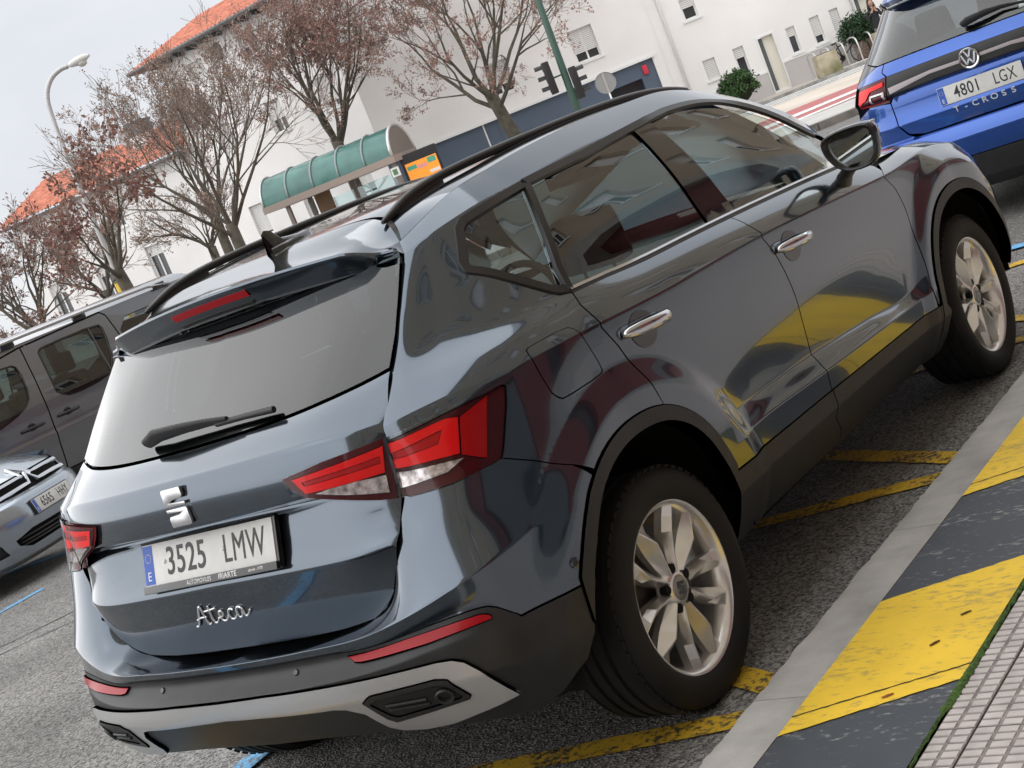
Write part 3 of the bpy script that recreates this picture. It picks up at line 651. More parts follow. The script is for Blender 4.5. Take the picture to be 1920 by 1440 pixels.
HB=[(7.77,8.18,.90,1.57),(8.82,9.18,.56,1.57),(9.70,10.21,-.22,1.58),(10.67,10.97,.68,1.55),(11.50,11.83,.68,1.58),(12.20,12.50,.77,1.58),(7.72,8.19,2.97,3.66),(13.08,13.6,-.3,1.62),(10.2,10.7,2.97,3.7),(12.0,12.5,2.97,3.7),(14.4,14.9,.7,1.6),(16,16.5,.7,1.6),(18,18.5,.7,1.6)]
HB2=[(3.97,4.79,2.97,4.03),(1.0,1.8,2.97,4.03)]
mb=MB();WB.sheet(mb,6.62,30,gB,9.0,HB,.16,0);mb.build('wall',PLASTER,BB,30)
mb=MB();WB.sheet(mb,-3.0,6.62,2.38,9.0,HB2,.2,.05);WB.box(mb,6.28,6.62,gB,2.38,-.2,.05);mb.build('wall',PLASTER,BB,30)
mb=MB();WB.box(mb,6.62,9.66,gB,.44,.002,.03);WB.box(mb,10.25,30,gB,.54,.002,.03);mb.build('plinth',PLASTERD,BB,30)
mb=MB();WB.box(mb,-3.0,30,8.9,9.1,-1.5,.4);mb.build('eave',FRAMEW,BB,30)
mb=MB();WB.box(mb,6.62,9.66,.44,.50,.0,.045);WB.box(mb,10.25,30,.54,.60,.0,.045);mb.build('plinth_trim',FRAMEW,BB,30)
for i,h in enumerate(HB):
    if h[1]-h[0]>.5 and h[2]<0:
        m_=MB();WB.box(m_,h[0]+.02,h[0]+.16,h[2],h[3]-.02,-.15,-.10);m_.build('door_leaf',GUT,BB,30)
        m_=MB();WB.box(m_,h[0]+.16,h[1],h[2],h[3],-.16,-.14);m_.build('door',mat('cream_door',(.74,.71,.62),.6),BB,30)
        m_=MB();WB.box(m_,h[0]-.06,h[0],h[2],h[3]+.06,-.02,.03);WB.box(m_,h[1],h[1]+.05,h[2],h[3]+.06,-.02,.03);WB.box(m_,h[0],h[1],h[3],h[3]+.06,-.02,.03);m_.build('door_frame',FRAMEW,BB,30)
    else:window(WB,BB,*h,blind=[.95,.35,1,.35,.7,.95,.45,1,.8,.9,.9,.9,.9][i],depth=.15,sill=True,mull=False)
for h in HB2:window(WB,BB,*h,blind=.72,depth=.2,o=.05)
# slate blue shop front with dark opening
mb=MB();WB.sheet(mb,-3,6.28,gB,2.30,[(4.55,5.75,gB,1.79),(1.0,3.2,gB,1.6)],.3,-.05);mb.build('shop_front',SLATE,BB,30)
mb=MB();WB.box(mb,4.5,5.8,gB,1.85,-.5,-.40);mb.build('shop_window',PANE,BB,30)
mb=MB();WB.box(mb,.9,3.3,gB,1.7,-.5,-.40);mb.build('shop_window',PANE,BB,30)
mb=MB();WB.box(mb,-3.0,6.34,2.30,2.385,-.05,.12);mb.build('shop_cornice',FRAMEW,BB,30)
for a in (.8,3.55):
    mb=MB();WB.box(mb,a,a+.02,gB,2.30,-.05,-.035);mb.build('panel_joint',GUT,BB,30)
mb=MB();WB.box(mb,5.86,6.02,1.86,2.16,-.05,.06);mb.build('alarm_box',mat('alarm_red',(.62,.03,.06),.4),BB,30,bevel=.02)
mb=MB();mb.tube([WB.p(7.05,9,.06),WB.p(7.05,gB,.06)],.05,8);mb.build('downpipe',FRAMEW,BB,180)
mb=MB();mb.tube([WB.p(12.98,9,.05),WB.p(12.98,gB,.05)],.04,8);mb.build('downpipe',FRAMEW,BB,180)
fixkids(BB)
# tall tiled building on the left
def tile_roof(W,root,a0,a1,z0,o0,z1,o1,name='roof',pitch=.22,rows=14):
    n=int((a1-a0)/pitch*6);mb=MB();G_=[]
    for r_ in range(rows):
        for e in (0,1):
            f=(r_+e)/rows;z=z0+(z1-z0)*f+(.05 if e==0 else 0);o=o0+(o1-o0)*f
            G_.append([W.p(a0+(a1-a0)*k/n,z+.045*abs(math.sin(math.pi*k/6)),o) for k in range(n+1)])
    mb.grid(np.array(G_));mb.build(name,ROOFT,root,180)
WA=Wall((-44.99,39.57),(1,-.042))
BA=empty('tiled_building',WA.p(9,gB),0,'tall white building with red tiled roof and oval window behind the bare trees','building')
HA=[(6.70,7.52,7.72,8.45),(9.60,10.32,7.66,8.52),(6.75,7.55,4.80,5.97),(9.6,10.4,4.8,5.97),(12.4,13.2,7.66,8.5),(12.4,13.2,4.8,5.97),(15.2,16.0,7.66,8.5),(15.2,16,4.8,5.97),(6.75,7.55,1.6,2.8),(9.6,10.4,1.6,2.8),(12.4,13.2,1.6,2.8)]
mb=MB();WA.sheet(mb,5.05,18.6,gB,8.95,HA,.2);mb.add([WA.p(5.05,gB),WA.p(5.05,8.95),WA.p(5.05,8.95,-9),WA.p(5.05,gB,-9)],[(0,1,2,3)]);mb.build('wall',PLASTER,BA,30)
for i,h in enumerate(HA):window(WA,BA,*h,blind=[1,.6,1,.6,.5,.8,.3,.6,.9,.5,.9][i],depth=.2)
mb=MB();mb.lathe([(0,0),(.19,0),(.22,.03),(.25,.0)],'z',24);mb.v=[(p[0],p[1]*1.35,p[2]) for p in mb.v]
mb.xf(frame_matrix(WA.p(8.5,8.35,.01),WA.d,(0,0,1))).build('oval_window',PANE,BA,40)
tile_roof(WA,BA,4.25,18.8,9.0,.75,10.6,-4.0)
mb=MB();WA.box(mb,4.3,18.8,8.94,9.02,.0,.72);mb.build('eave',GUT,BA,30)
for k in range(18):
    a=5.2+k*.75;mb=MB();WA.box(mb,a,a+.12,8.80,8.935,.0,.55);mb.build('rafter',GUT,BA,30)
mb=MB();mb.tube([WA.p(4.3,9.0,.78),WA.p(18.8,9.0,.78)],.07,8);mb.build('gutter',GUT,BA,180)
fixkids(BA)
WL=Wall((-50.87,37.51),(.981,.19))
BL=empty('low_tiled_building',WL.p(5,gB),0,'lower white house with red tiled roof, dish and aerial at far left','building')
HL=[(1.7,2.5,1.4,2.97),(4.3,5.1,1.5,2.9),(7.0,7.8,1.5,2.9),(3.0,3.7,4.0,5.0),(6.0,6.7,4.0,5.0)]
mb=MB();WL.sheet(mb,1.2,11.0,gB,5.75,HL,.2);mb.add([WL.p(1.2,gB),WL.p(1.2,5.75),WL.p(1.2,5.75,-8),WL.p(1.2,gB,-8)],[(0,1,2,3)]);mb.build('wall',PLASTER,BL,30)
for i,h in enumerate(HL):window(WL,BL,*h,blind=.3,depth=.2)
tile_roof(WL,BL,.8,11.1,5.75,.5,7.3,-3.6,rows=10)
mb=MB();WL.box(mb,.9,11.0,5.66,5.745,.0,.48);mb.build('eave',GUT,BL,30)
mb=MB();WL.box(mb,7.05,7.75,6.2,7.2,-2.6,-1.9);mb.build('chimney',PLASTER,BL,30)
mb=MB();WL.box(mb,7.0,7.8,7.2,7.75,-2.65,-1.85);mb.build('chimney_cap',GUT,BL,30)
mb=MB();WL.box(mb,10.6,10.9,6.3,6.9,-1.7,-1.4);mb.build('chimney',GUT,BL,30)
fixkids(BL)
dish=empty('satellite_dish',WL.p(6.65,7.0,-2.2),0,'grey satellite dish on the far left tiled roof','satellite dish')
mb=MB();mb.lathe([(0,.06),(.15,.045),(.30,0.0),(.31,-.01),(.15,.03),(0,.045)],'y',20);mb.xf(Matrix.Rotation(.5,4,'Z'));mb.v=[(p[0],p[1],p[2]+.30) for p in mb.v];mb.build('reflector',mat('dish_grey',(.45,.45,.45),.5),dish,50)
MB().tube([(0,0,-.4),(0,.02,.3)],.03,6).build('mast',GUT,dish)
ant=empty('tv_aerial',WL.p(6.45,7.0,-2.4),0,'thin television aerial above the far left tiled roof','aerial')
MB().tube([(0,0,-.4),(0,0,1.8)],.022,6).build('mast',GUT,ant)
for zz,nn,ll in ((1.62,5,.35),(1.15,7,.30)):
    mb=MB();mb.tube([(-.1,0,zz),(.75,.2,zz)],.012,5)
    for k in range(nn):
        x=-.05+.75*k/(nn-1)*1.0;mb.tube([(x,.2*x-ll*.5,zz),(x,.2*x+ll*.5,zz)],.009,4)
    mb.build('array',GUT,ant)
# building on the camera's side: seen only as reflections in the car
WR=Wall((5.9,24),(0,-1))
BR=empty('beige_building',(5.9,4,0),0,'beige rendered building along the near pavement with maroon shop fronts','building')
BEIGE=mat('beige_render',(.37,.305,.225),.9,var=.08,vscale=.8);MAROON=mat('maroon_shop_front',(.15,.028,.028),.5,var=.15,vscale=1.5);GREYW=mat('grey_stone',(.30,.29,.27),.8,var=.15,vscale=2)
HRs=[]
for k in range(19):
    a=2+k*3.3
    for z in (4.2,7.1,10.0,12.9,15.8,18.7):HRs.append((a,a+1.1,z,z+1.5))
mb=MB();WR.sheet(mb,0,64,3.3,22,HRs,.3);mb.build('wall',BEIGE,BR,30)
for i,h in enumerate(HRs):window(WR,BR,*h,blind=[.4,.8,.2][i%3],depth=.25)
mb=MB();WR.sheet(mb,0,64,.1,3.3,[(3,6,.2,2.7),(10,13,.2,2.7),(17.2,18.6,.2,2.6),(22,25.5,.2,2.7),(29,33,.2,2.7)],.35,-.1);mb.build('shop_front',MAROON,BR,30)
for q in ((3,6),(10,13),(17.2,18.6),(22,25.5),(29,33)):
    mb=MB();WR.box(mb,q[0]-.05,q[1]+.05,.2,2.75,-.6,-.42);mb.build('shop_window',PANE,BR,30)
mb=MB();WR.box(mb,0,64,.1,.75,-.1,-.02);mb.build('plinth',GREYW,BR,30)
mb=MB();WR.box(mb,0,64,3.2,3.5,-.1,.3);mb.build('canopy',GREYW,BR,30)
mb=MB();WR.box(mb,-.5,64.5,21.9,22.3,-2,.6);mb.build('eave',GREYW,BR,30)
fixkids(BR)
# ---------------------------------------------------------------- far ground: crossing, bicycle lane, island
FARP=mat('far_pavement',(.50,.46,.41),.9,var=.12,vscale=.8)
REDL=worn('red_lane',(.42,.13,.13),(.36,.20,.18),.4,5,.8)
def far(a,z,o):return WB.p(a,z,o)
def flat(name,pts,z,m,kind='structure',parent=None):
    o=MB().add([WB.p(a,gB+z,o_) for a,o_ in pts],[list(range(len(pts)))]).build(name,m,parent,180);
    if parent is None:tag(o,kind=kind)
    return o
island=MB();P=[(-6,3.2),(18,3.2),(18,17.6),(9.0,17.6),(-6,17.6)]
# raised far pavement in front of the building
mb=MB();WB.box(mb,-6,30,gB-.3,gB+.06,-.5,3.2);pv=mb.build('far_pavement',FARP,None,30);tag(pv,kind='structure')
mb=MB();WB.box(mb,-6,30,gB-.3,gB+.10,3.2,3.35);tag(mb.build('far_kerb',CONC,None,30),kind='structure')
flat('zebra_bed',[(-6,3.6),(30,3.6),(30,8.4),(-6,8.4)],.012,asphalt('asphalt_far',(.20,.195,.19),(.34,.33,.32)))
for k in range(5):
    o0=3.8+k*.95;flat('zebra_stripe',[(-2,o0),(26,o0),(26,o0+.55),(-2,o0+.55)],.018+.002*k,WHITEP)
mb=MB();WB.box(mb,-6,30,gB-.3,gB+.10,8.6,22.6);tag(mb.build('island_pavement',mat('island_slabs',(.56,.50,.43),.9,var=.12,vscale=.7),None,30),kind='structure')
ip=gB+.10
flat('bicycle_lane',[(-6,15.0),(30,13.2),(30,19.4),(-6,19.4)],.106,REDL)
for q in ([(3.0,17.2),(13.2,15.8),(3.0,18.6)],[(4,19.2),(13.6,17.4),(4,19.9)]):
    flat('lane_arrow',q,.112,WHITEP)
flat('island_walk',[(-6,19.5),(30,19.5),(30,22.2),(-6,22.2)],.109,mat('island_grey',(.48,.47,.45),.9,var=.1,vscale=1))
ik=empty('island_kerb');tag(ik,kind='structure')
KG=mat('granite_kerb',(.20,.185,.165),.85,var=.3,vscale=4,bump=.4,bscale=40)
for k in range(34):
    a=-6+k;mb=MB();WB.box(mb,a+.008,a+.992,gB-.3,gB+.14,22.6,22.85);mb.build('kerb_stone',KG,ik,30,bevel=.01)
# planters, racks, bicycle, bushes, person
PLN=mat('mossy_concrete',(.55,.47,.36),.9,var=.6,vscale=1.7,col2=(.13,.14,.05),detail=7,bump=.3,bscale=30)
def at(px_a,o):return WB.p(px_a,0,o)
def planter(a,o,label):
    P=WB.p(a,gB+.06,o);t=empty('concrete_planter',P,math.atan2(.618,.786),label,'planter','concrete planters by the crossing')
    mb=MB();mb.box((0,0,.36),(.72,.6,.68),taper=(.92,.92));mb.build('body',PLN,t,30,bevel=.02)
    MB().box((0,0,.03),(.62,.5,.06)).build('foot',GUT,t,30)
    MB().box((0,0,.70),(.56,.44,.02)).build('soil',mat('soil',(.05,.04,.03),.95),t)
planter(10.95,2.4,'mossy concrete block planter at the left end of the bicycle racks')
planter(12.95,2.3,'mossy concrete block planter nearest the blue car, right end of the racks')
STEEL=mat('galvanised',(.66,.66,.64),.35,metal=.7)
cR=math.atan2(.618,.786)
for k in range(5):
    P=WB.p(10.75+k*.46,gB+.06,1.6)
    lab=['leftmost grey steel hoop of the bicycle rack row','second steel bicycle hoop from the left','middle steel bicycle hoop beside the parked bicycle','fourth steel bicycle hoop from the left','rightmost steel bicycle hoop of the row'][k]
    t=empty('bicycle_rack',P,cR,lab,'bicycle rack','steel bicycle hoops')
    MB().tube(chaikin([(0,-.55,0),(0,-.55,.62),(0,-.40,.82),(0,.40,.82),(0,.55,.62),(0,.55,0)],2,False),.028,8).build('hoop',STEEL,t,180)
    MB().tube([(.0,-.55,.03),(.46,-.55,.03)],.02,6).build('floor_bar',STEEL,t)
bk=empty('bicycle',WB.p(11.85,gB+.06,1.5),cR+.12,'black bicycle parked in the steel rack','bicycle')
BKM=mat('bike_black',(.015,.015,.016),.4)
for x in (-.50,.50):
    mb=MB();mb.tube([(x+.33*math.cos(a),0,.34+.33*math.sin(a)) for a in np.linspace(0,2*math.pi,29)[:-1]],.020,6,closed=True)
    wh=mb.build('wheel',BKM,bk,180);mb=MB()
    for k in range(12):mb.tube([(x,0,.34),(x+.32*math.cos(k*math.pi/6),0,.34+.32*math.sin(k*math.pi/6))],.004,3)
    mb.build('spokes',STEEL,wh)
mb=MB()
for a,b_ in (((-.5,.34),(-.12,.30)),((-.12,.30),(-.20,.78)),((-.5,.34),(-.18,.70)),((-.18,.70),(.34,.74)),((-.12,.30),(.36,.66)),((.34,.80),(.50,.34))):mb.tube([(a[0],0,a[1]),(b_[0],0,b_[1])],.02,6)
mb.build('frame',BKM,bk,180)
MB().box((-.22,0,.83),(.26,.12,.06)).build('saddle',BKM,bk,40,bevel=.02)
mb=MB();mb.tube([(.30,-.28,.98),(.36,0,.97),(.30,.28,.98)],.014,6);mb.tube([(.34,0,.78),(.36,0,.97)],.018,6);mb.build('handlebar',BKM,bk,180)
mb=MB();mb.lathe([(.0,-.012),(.09,-.012),(.09,.012),(0,.012)],'y',16,(-.12,.04,.30));mb.tube([(-.12,-.08,.42),(-.12,.08,.18)],.012,5);mb.build('crank',BKM,bk,40)
# ---------------------------------------------------------------- vegetation
def leaf_cloud(mb,rnd,pts,size,n,spread,flat=.0):
    base=None
    for _ in range(n):
        if _%4==0:base=Vector(rnd.choice(pts))+Vector((rnd.gauss(0,spread),rnd.gauss(0,spread),rnd.gauss(0,spread)))*.6
        c=base+Vector((rnd.gauss(0,1),rnd.gauss(0,1),rnd.gauss(0,1)))*size*.45
        a=Vector((rnd.gauss(0,1),rnd.gauss(0,1),rnd.gauss(0,1))).normalized();b_=a.orthogonal().normalized();b_=(b_*math.cos(1)+a.cross(b_)*math.sin(1))
        s=size*rnd.uniform(.6,1.3)
        mb.add([c,c+a*s*.5+b_*s*.35,c+a*s,c+a*s*.5-b_*s*.35],[(0,1,2,3)])
def bush(name,P,rx,rz,label,seed,m,group=None):
    t=empty(name,P,0,label,'bush',group);rnd=random.Random(seed);pts=[]
    for _ in range(260):
        u=rnd.uniform(0,2*math.pi);v=math.acos(rnd.uniform(-.2,1));k=rnd.uniform(.72,1.0)*(1+.10*math.sin(3*u+seed)+.08*math.sin(7*u));pts.append((rx*k*math.sin(v)*math.cos(u),rx*k*math.sin(v)*math.sin(u),rz*k*math.cos(v)+rz*.15))
    mb=MB();leaf_cloud(mb,rnd,pts,.085,3600,.09);mb.build('foliage',m,t,180,fix=False)
    mb=MB();mb.sphere((0,0,rz*.3),(rx*.72,rx*.72,rz*.8),12,8);mb.build('inner_core',mat('bush_inner',(.015,.02,.008),.95),t,180)  # near-black solid ball fills the inside of the foliage
    MB().tube([(0,0,-.5),(.02,0,.2)],.05,6).build('stem',mat('bark',(.12,.10,.08),.9),t)
LG=mat('leaf_green',(.045,.10,.028),.55,var=.5,vscale=9);LG2=mat('leaf_dark_green',(.028,.075,.030),.55,var=.5,vscale=9)
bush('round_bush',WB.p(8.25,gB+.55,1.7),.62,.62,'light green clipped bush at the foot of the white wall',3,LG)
box_=empty('plant_box',WB.p(13.15,gB+.06,1.0),cR,'brown planting box under the dark green bush','plant box')
MB().box((0,0,.30),(1.5,.7,.6),taper=(1.03,1.03)).build('box_body',mat('brown_box',(.24,.17,.14),.8,var=.1,vscale=4),box_,30,bevel=.015)
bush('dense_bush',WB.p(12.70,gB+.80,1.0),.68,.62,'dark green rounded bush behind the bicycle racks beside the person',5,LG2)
BARK=mat('tree_bark',(.085,.075,.056),.95,var=.45,vscale=3.5,detail=7,bump=.4,bscale=20,bdist=.02)
TWIG=mat('twig_bark',(.23,.185,.16),.95,var=.3,vscale=2)
def leafmat(name,c1,c2):return mat(name,c1,.7,var=1,vscale=1.1,col2=c2,detail=8)
L1=leafmat('dry_leaf_pink',(.36,.20,.165),(.26,.165,.13));L2=leafmat('dry_leaf_red',(.17,.065,.058),(.30,.18,.13));L3=leafmat('dry_leaf_brown',(.34,.22,.16),(.26,.18,.14))
def tree(name,P,label,H,fork,spread,seed,leafm,nleaf,lsize,lean=(0,0),limbs=7,depth=4,tr=.17,droop=0,fine=1.0,lspread=.10):
    rnd=random.Random(seed);t=empty(name,P,0,label,'tree','bare winter trees along the far street')
    wood=MB();twig=MB();tips=[]
    top=Vector((lean[0],lean[1],fork))
    path=[Vector((0,0,-.3)),Vector((lean[0]*.3+.03,lean[1]*.3,fork*.35)),Vector((lean[0]*.7-.02,lean[1]*.7,fork*.7)),top]
    wood.tube(path,[tr*1.35,tr*1.05,tr*.95,tr*.9],10)
    def grow(p,d,L,r,lev):
        n=3 if lev<depth-1 else 2;pts=[p];q=p.copy();dd=d.copy()
        for i in range(n):
            dd=(dd+Vector((rnd.gauss(0,.13),rnd.gauss(0,.13),rnd.gauss(0.03-droop*lev*.05,.10)))).normalized();q=q+dd*L/n;pts.append(q.copy())
        rr=[r*(1-.48*i/n) for i in range(n+1)]
        if lev>=depth:rr=[max(x,.006) for x in rr]
        (wood if lev<=1 else twig).tube(pts,rr,7 if lev<1 else (5 if lev<2 else 3),caps=False)
        if lev>=depth-1:tips.extend([pts[-1],pts[1]] if lev<depth else [pts[-1],(pts[0]+pts[-1])/2])
        if lev>=depth:return
        k=rnd.choice((3,4)) if lev<2 else rnd.choice((4,4,5))
        k=int(round(k*fine))
        for j in range(k):
            f=rnd.uniform(.35,1) if j<k-1 else 1.0
            i=min(int(f*n),n-1);b_=pts[i].lerp(pts[i+1],f*n-i)
            ax_=dd.orthogonal().normalized();ax_.rotate(Matrix.Rotation(rnd.uniform(0,2*math.pi),3,dd))
            ang=rnd.uniform(.35,.85) if j<k-1 else rnd.uniform(.05,.3)
            nd=(dd*math.cos(ang)+ax_*math.sin(ang)).normalized();nd.z+=.12;nd.normalize()
            grow(b_,nd,L*rnd.uniform(.52,.72),r*.48*rnd.uniform(.8,1.1),lev+1)
    for k in range(limbs):
        az=2*math.pi*(k+rnd.uniform(-.3,.3))/limbs;el=rnd.uniform(.25,spread)
        d=Vector((math.cos(az)*math.sin(el),math.sin(az)*math.sin(el),math.cos(el)))
        f0=rnd.uniform(.80,1.0);grow(Vector((lean[0]*f0,lean[1]*f0,fork*f0)),d,(H-fork)*rnd.uniform(.40,.50),tr*rnd.uniform(.30,.42),0)
    wood.build('trunk',BARK,t,180,fix=False)
    tag(twig.build('branches',TWIG,t,180,fix=False),kind='stuff')
    if nleaf:
        lv=MB();leaf_cloud(lv,rnd,tips,lsize,nleaf,lspread);lv.build('crown',leafm,t,180,fix=False)
    return t
tree('bare_tree',(-23.2,36.2,gB),'bare tree with thick leaning trunk left of the traffic light',9.6,3.4,.95,11,L1,14000,.075,(-.55,-.2),8,4,.21)
tree('bare_tree',(-27.9,33.6,gB),'bare spreading tree behind the middle of the bus shelter',9.8,3.9,1.0,12,L1,16000,.08,(-.2,.1),8,4,.19)
tree('bare_tree',(-33.0,32.4,gB),'bare tree rising behind the left end of the bus shelter',9.0,3.2,1.0,13,L3,10000,.08,(0,.1),8,4,.17)
tree('bare_tree',(-22.9,23.2,gB),'pale many-branched bare tree above the rear end of the roof rail',7.2,2.5,.75,14,L3,500,.06,(-.25,.15),7,4,.15,0,.95)
tree('bare_tree',(-19.6,17.1,gB),'maple with dark red hanging leaves above the grey van',4.9,2.4,1.15,15,L2,1700,.10,(-.35,-.1),5,4,.13,.3,.8,.12)
tree('bare_tree',(-24.4,18.2,gB),'leafy brown tree at the left edge of the picture',4.9,1.9,1.2,16,L2,2600,.08,(0,0),6,4,.14,.3)
tree('bare_tree',(-28.0,27.1,gB),'small dark pollarded tree between the maple and the roof rail',4.6,2.2,1.1,27,L3,1200,.07,(0,0),6,4,.13,.2)
tree('bare_tree',(-31.5,26.0,gB),'low bare tree with brown leaves left of the bus shelter',5.2,2.2,1.1,18,L3,1800,.08,(0,0),6,4,.14)
# ---------------------------------------------------------------- street furniture
GREYP=mat('lamp_post_grey',(.50,.50,.50),.45,metal=.4)
lamp=empty('street_lamp',(-25.0,21.2,gB),0,'grey curved street lamp rising at the upper left','street lamp')
pp=[(0,0,0),(-.02,0,3.0),(-.04,.05,5.3),(-.10,.16,6.2),(-.06,.22,6.72),(.10,.42,7.05),(.32,.62,7.16),(.45,.72,7.15)]
MB().tube(chaikin(pp,2,False),[.075]*2+[.06]*(len(chaikin(pp,2,False))-2),8).build('pole',GREYP,lamp,180)
mb=MB();G_=[]
for f,w,h in ((0,.03,.03),(.15,.10,.07),(.4,.15,.10),(.75,.14,.09),(1,.03,.03)):
    c=Vector((.45,.72,7.15)).lerp(Vector((.90,1.05,7.20)),f);G_.append([(c.x-.59*w*math.sin(t_)*1,c.y+.80*w*math.sin(t_),c.z+h*math.cos(t_)) for t_ in np.linspace(0,2*math.pi,13)])
mb.grid(np.array(G_));mb.build('lamp_head',mat('lamp_head_white',(.68,.68,.66),.35),lamp,180)
mb=MB();mb.sphere((.72,.92,7.10),(.12,.12,.09),12,6);mb.build('lamp_glass',mat('lamp_glass',(.55,.55,.52),.1,coat=.6),lamp,180)
TG=mat('traffic_green',(.035,.085,.065),.45);TK=mat('signal_black',(.018,.018,.02),.45)
tl=empty('traffic_light',(-18.6,32.1,gB),0,'dark green traffic light pole with two black signal heads','traffic light')
MB().tube([(0,0,0),(0,0,2.6),(-.04,.10,3.6),(-.14,.30,4.8),(-.35,.7,6.0)],[.11,.10,.095,.09,.085],12).build('pole',TG,tl,180)
def head(P,rz,parent):
    hd=MB();hd.box((0,0,0),(.26,.20,.86));h_=hd.xf(Matrix.Translation(P)@Matrix.Rotation(rz,4,'Z')).build('signal_head',TK,parent,30,bevel=.03)
    for k in range(3):
        mb=MB();mb.lathe([(.105,-.10),(.11,-.30),(.095,-.30),(.09,-.10)],'y',16,(0,0,.28-.28*k),0,math.pi);mb.xf(Matrix.Translation(P)@Matrix.Rotation(rz,4,'Z')).build('visor',TK,h_,60)
        mb=MB();mb.lathe([(0,-.112),(.08,-.108),(.09,-.101)],'y',16,(0,0,.28-.28*k));mb.xf(Matrix.Translation(P)@Matrix.Rotation(rz,4,'Z')).build('signal_lens',mat('lens_dark',(.03,.03,.03),.2),h_,60)
head((-.30,-.25,2.98),R(-55),tl);head((.16,.16,2.62),R(125),tl)
MB().box((-.15,-.12,2.95),(.25,.2,.04)).build('bracket',TG,tl,30);MB().box((.08,.08,2.5),(.16,.16,.04)).build('bracket',TG,tl,30)
rs=empty('round_sign',(-19.46,35.31,gB),0,'back of a round grey traffic sign in front of the slate blue shop','sign')
MB().tube([(0,0,0),(0,0,2.62)],.03,8).build('post',STEEL,rs,180)
Msn=Matrix.Translation((0,0,2.37))@Matrix.Rotation(R(38),4,'Z')
mb=MB();mb.lathe([(0,-.0),(.28,-.0),(.30,-.03),(.30,.01),(0,.012)],'y',28);mb.xf(Msn).build('disc',mat('sign_back_grey',(.36,.38,.39),.45,metal=.5),rs,40)
MB().box((0,-.02,0),(.05,.02,.58)).xf(Msn).build('brace',STEEL,rs,30)
# bus shelter
sh0=Vector((-28.91,30.48,0));sh1=Vector((-24.44,31.44,0));sd=(sh1-sh0).normalized()
BUS=empty('bus_shelter',(-26.7,31.0,gB),math.atan2(sd.y,sd.x),'bus shelter with green barrel roof under the bare trees','bus shelter')
BROWN=mat('shelter_brown',(.20,.165,.145),.5);GREENP=glass('shelter_green',(.05,.17,.15),ior=1.6);GREENS=mat('shelter_green_sheet',(.045,.155,.135),.25,coat=.4,var=.25,vscale=1.5)
Ls=4.55;D_=1.45
def arcp(x,r=1.0,off=0):return [(x,D_*.5+ (D_*.5+off)*r*-math.cos(a),2.70+(.80+off)*r*math.sin(a)) for a in np.linspace(0,math.pi,15)]
for k in range(5):
    x0=-Ls/2+Ls*k/5;x1=x0+Ls/5;MB().grid(np.array([arcp(x0+.02),arcp(x1-.02)])).build('roof_panel',GREENS,BUS,180)
for k in range(6):
    x=-Ls/2+Ls*k/5;MB().tube(arcp(x,1,.02),.03 if k<5 else .05,6).build('roof_rib',STEEL if k in (0,5) else mat('rib_grey',(.30,.34,.34),.4),BUS,180)
for x in (-Ls/2-.02,Ls/2+.02):
    P=arcp(x,.985);MB().add(P,[list(range(len(P)))]).build('end_panel',BROWN,BUS)
mb=MB();mb.box((0,0,2.60),(Ls+.1,.10,.20));mb.box((0,D_,2.60),(Ls+.1,.10,.20));mb.box((Ls/2,D_/2,2.60),(.08,D_,.198));mb.box((-Ls/2,D_/2,2.60),(.08,D_,.198));mb.build('roof_beam',mat('beam_taupe',(.33,.27,.235),.5),BUS,30)
for x,y in ((-Ls/2+.7,D_),(Ls/2-.1,D_),(Ls/2-.1,.1),(-Ls/2+.7,.1),(0,D_)):
    MB().box((x,y,1.25),(.12,.10,2.5)).build('post',BROWN,BUS,30)
MB().box((-Ls/2+1.15,D_,2.20),(.55,.06,.6)).build('timetable_board',mat('board_brown',(.22,.12,.06),.5),BUS,30)
MB().box((.4,D_-.02,1.3),(2.4,.02,1.9)).build('glass_screen',glass('screen_glass',(.75,.85,.85)),BUS,30)
MB().box((Ls/2-.1,.10-.07,2.24),(.26,.03,.26)).build('notice',FRAMEW,BUS,30)
MB().box((Ls/2-.1,.10-.09,2.24),(.14,.012,.16)).build('notice_print',mat('notice_green',(.10,.22,.10),.5),BUS,30)
ad=empty('advert_panel',(-24.25,32.30,gB),math.atan2(sd.y,sd.x)+.5,'lit orange advertising panel at the right end of the bus shelter','advertisement')
MB().box((0,0,1.35),(1.10,.16,2.5)).build('case',TK,ad,30,bevel=.02)
MB().box((0,-.085,1.45),(.94,.008,1.75)).build('poster',mat('poster_orange',(.80,.26,.03),.4,emit=(.85,.28,.04),estr=.25),ad)
for nm,c,q in (('poster_patch',(.10,.42,.27),(-.30,2.18,.28,.12)),('poster_patch',(.10,.42,.27),(.30,2.22,.24,.16)),('poster_patch',(.85,.80,.75),(.30,1.90,.30,.09)),('poster_patch',(.85,.35,.30),(0,2.14,.28,.12)),('poster_patch',(.80,.78,.75),(.05,1.60,.16,.22)),('poster_patch',(.05,.09,.25),(0,1.48,.14,.14))):
    MB().box((q[0],-.092,q[1]),(q[2],.004,q[3])).build(nm,mat('poster_%d_%d'%(int(c[0]*100),int(c[1]*100)),c,.5),ad)
# yellow post seen over the van
yp=empty('yellow_post',(-24.2,20.4,gB),0,'yellow post by the far wall above the van roof','post')
MB().tube([(0,0,0),(0,0,2.2)],.05,8).build('shaft',mat('yellow_post',(.75,.50,.04),.5),yp,180);MB().lathe([(.0,2.24),(.05,2.22),(.055,2.2)],'z',10).build('cap',GUT,yp,60)
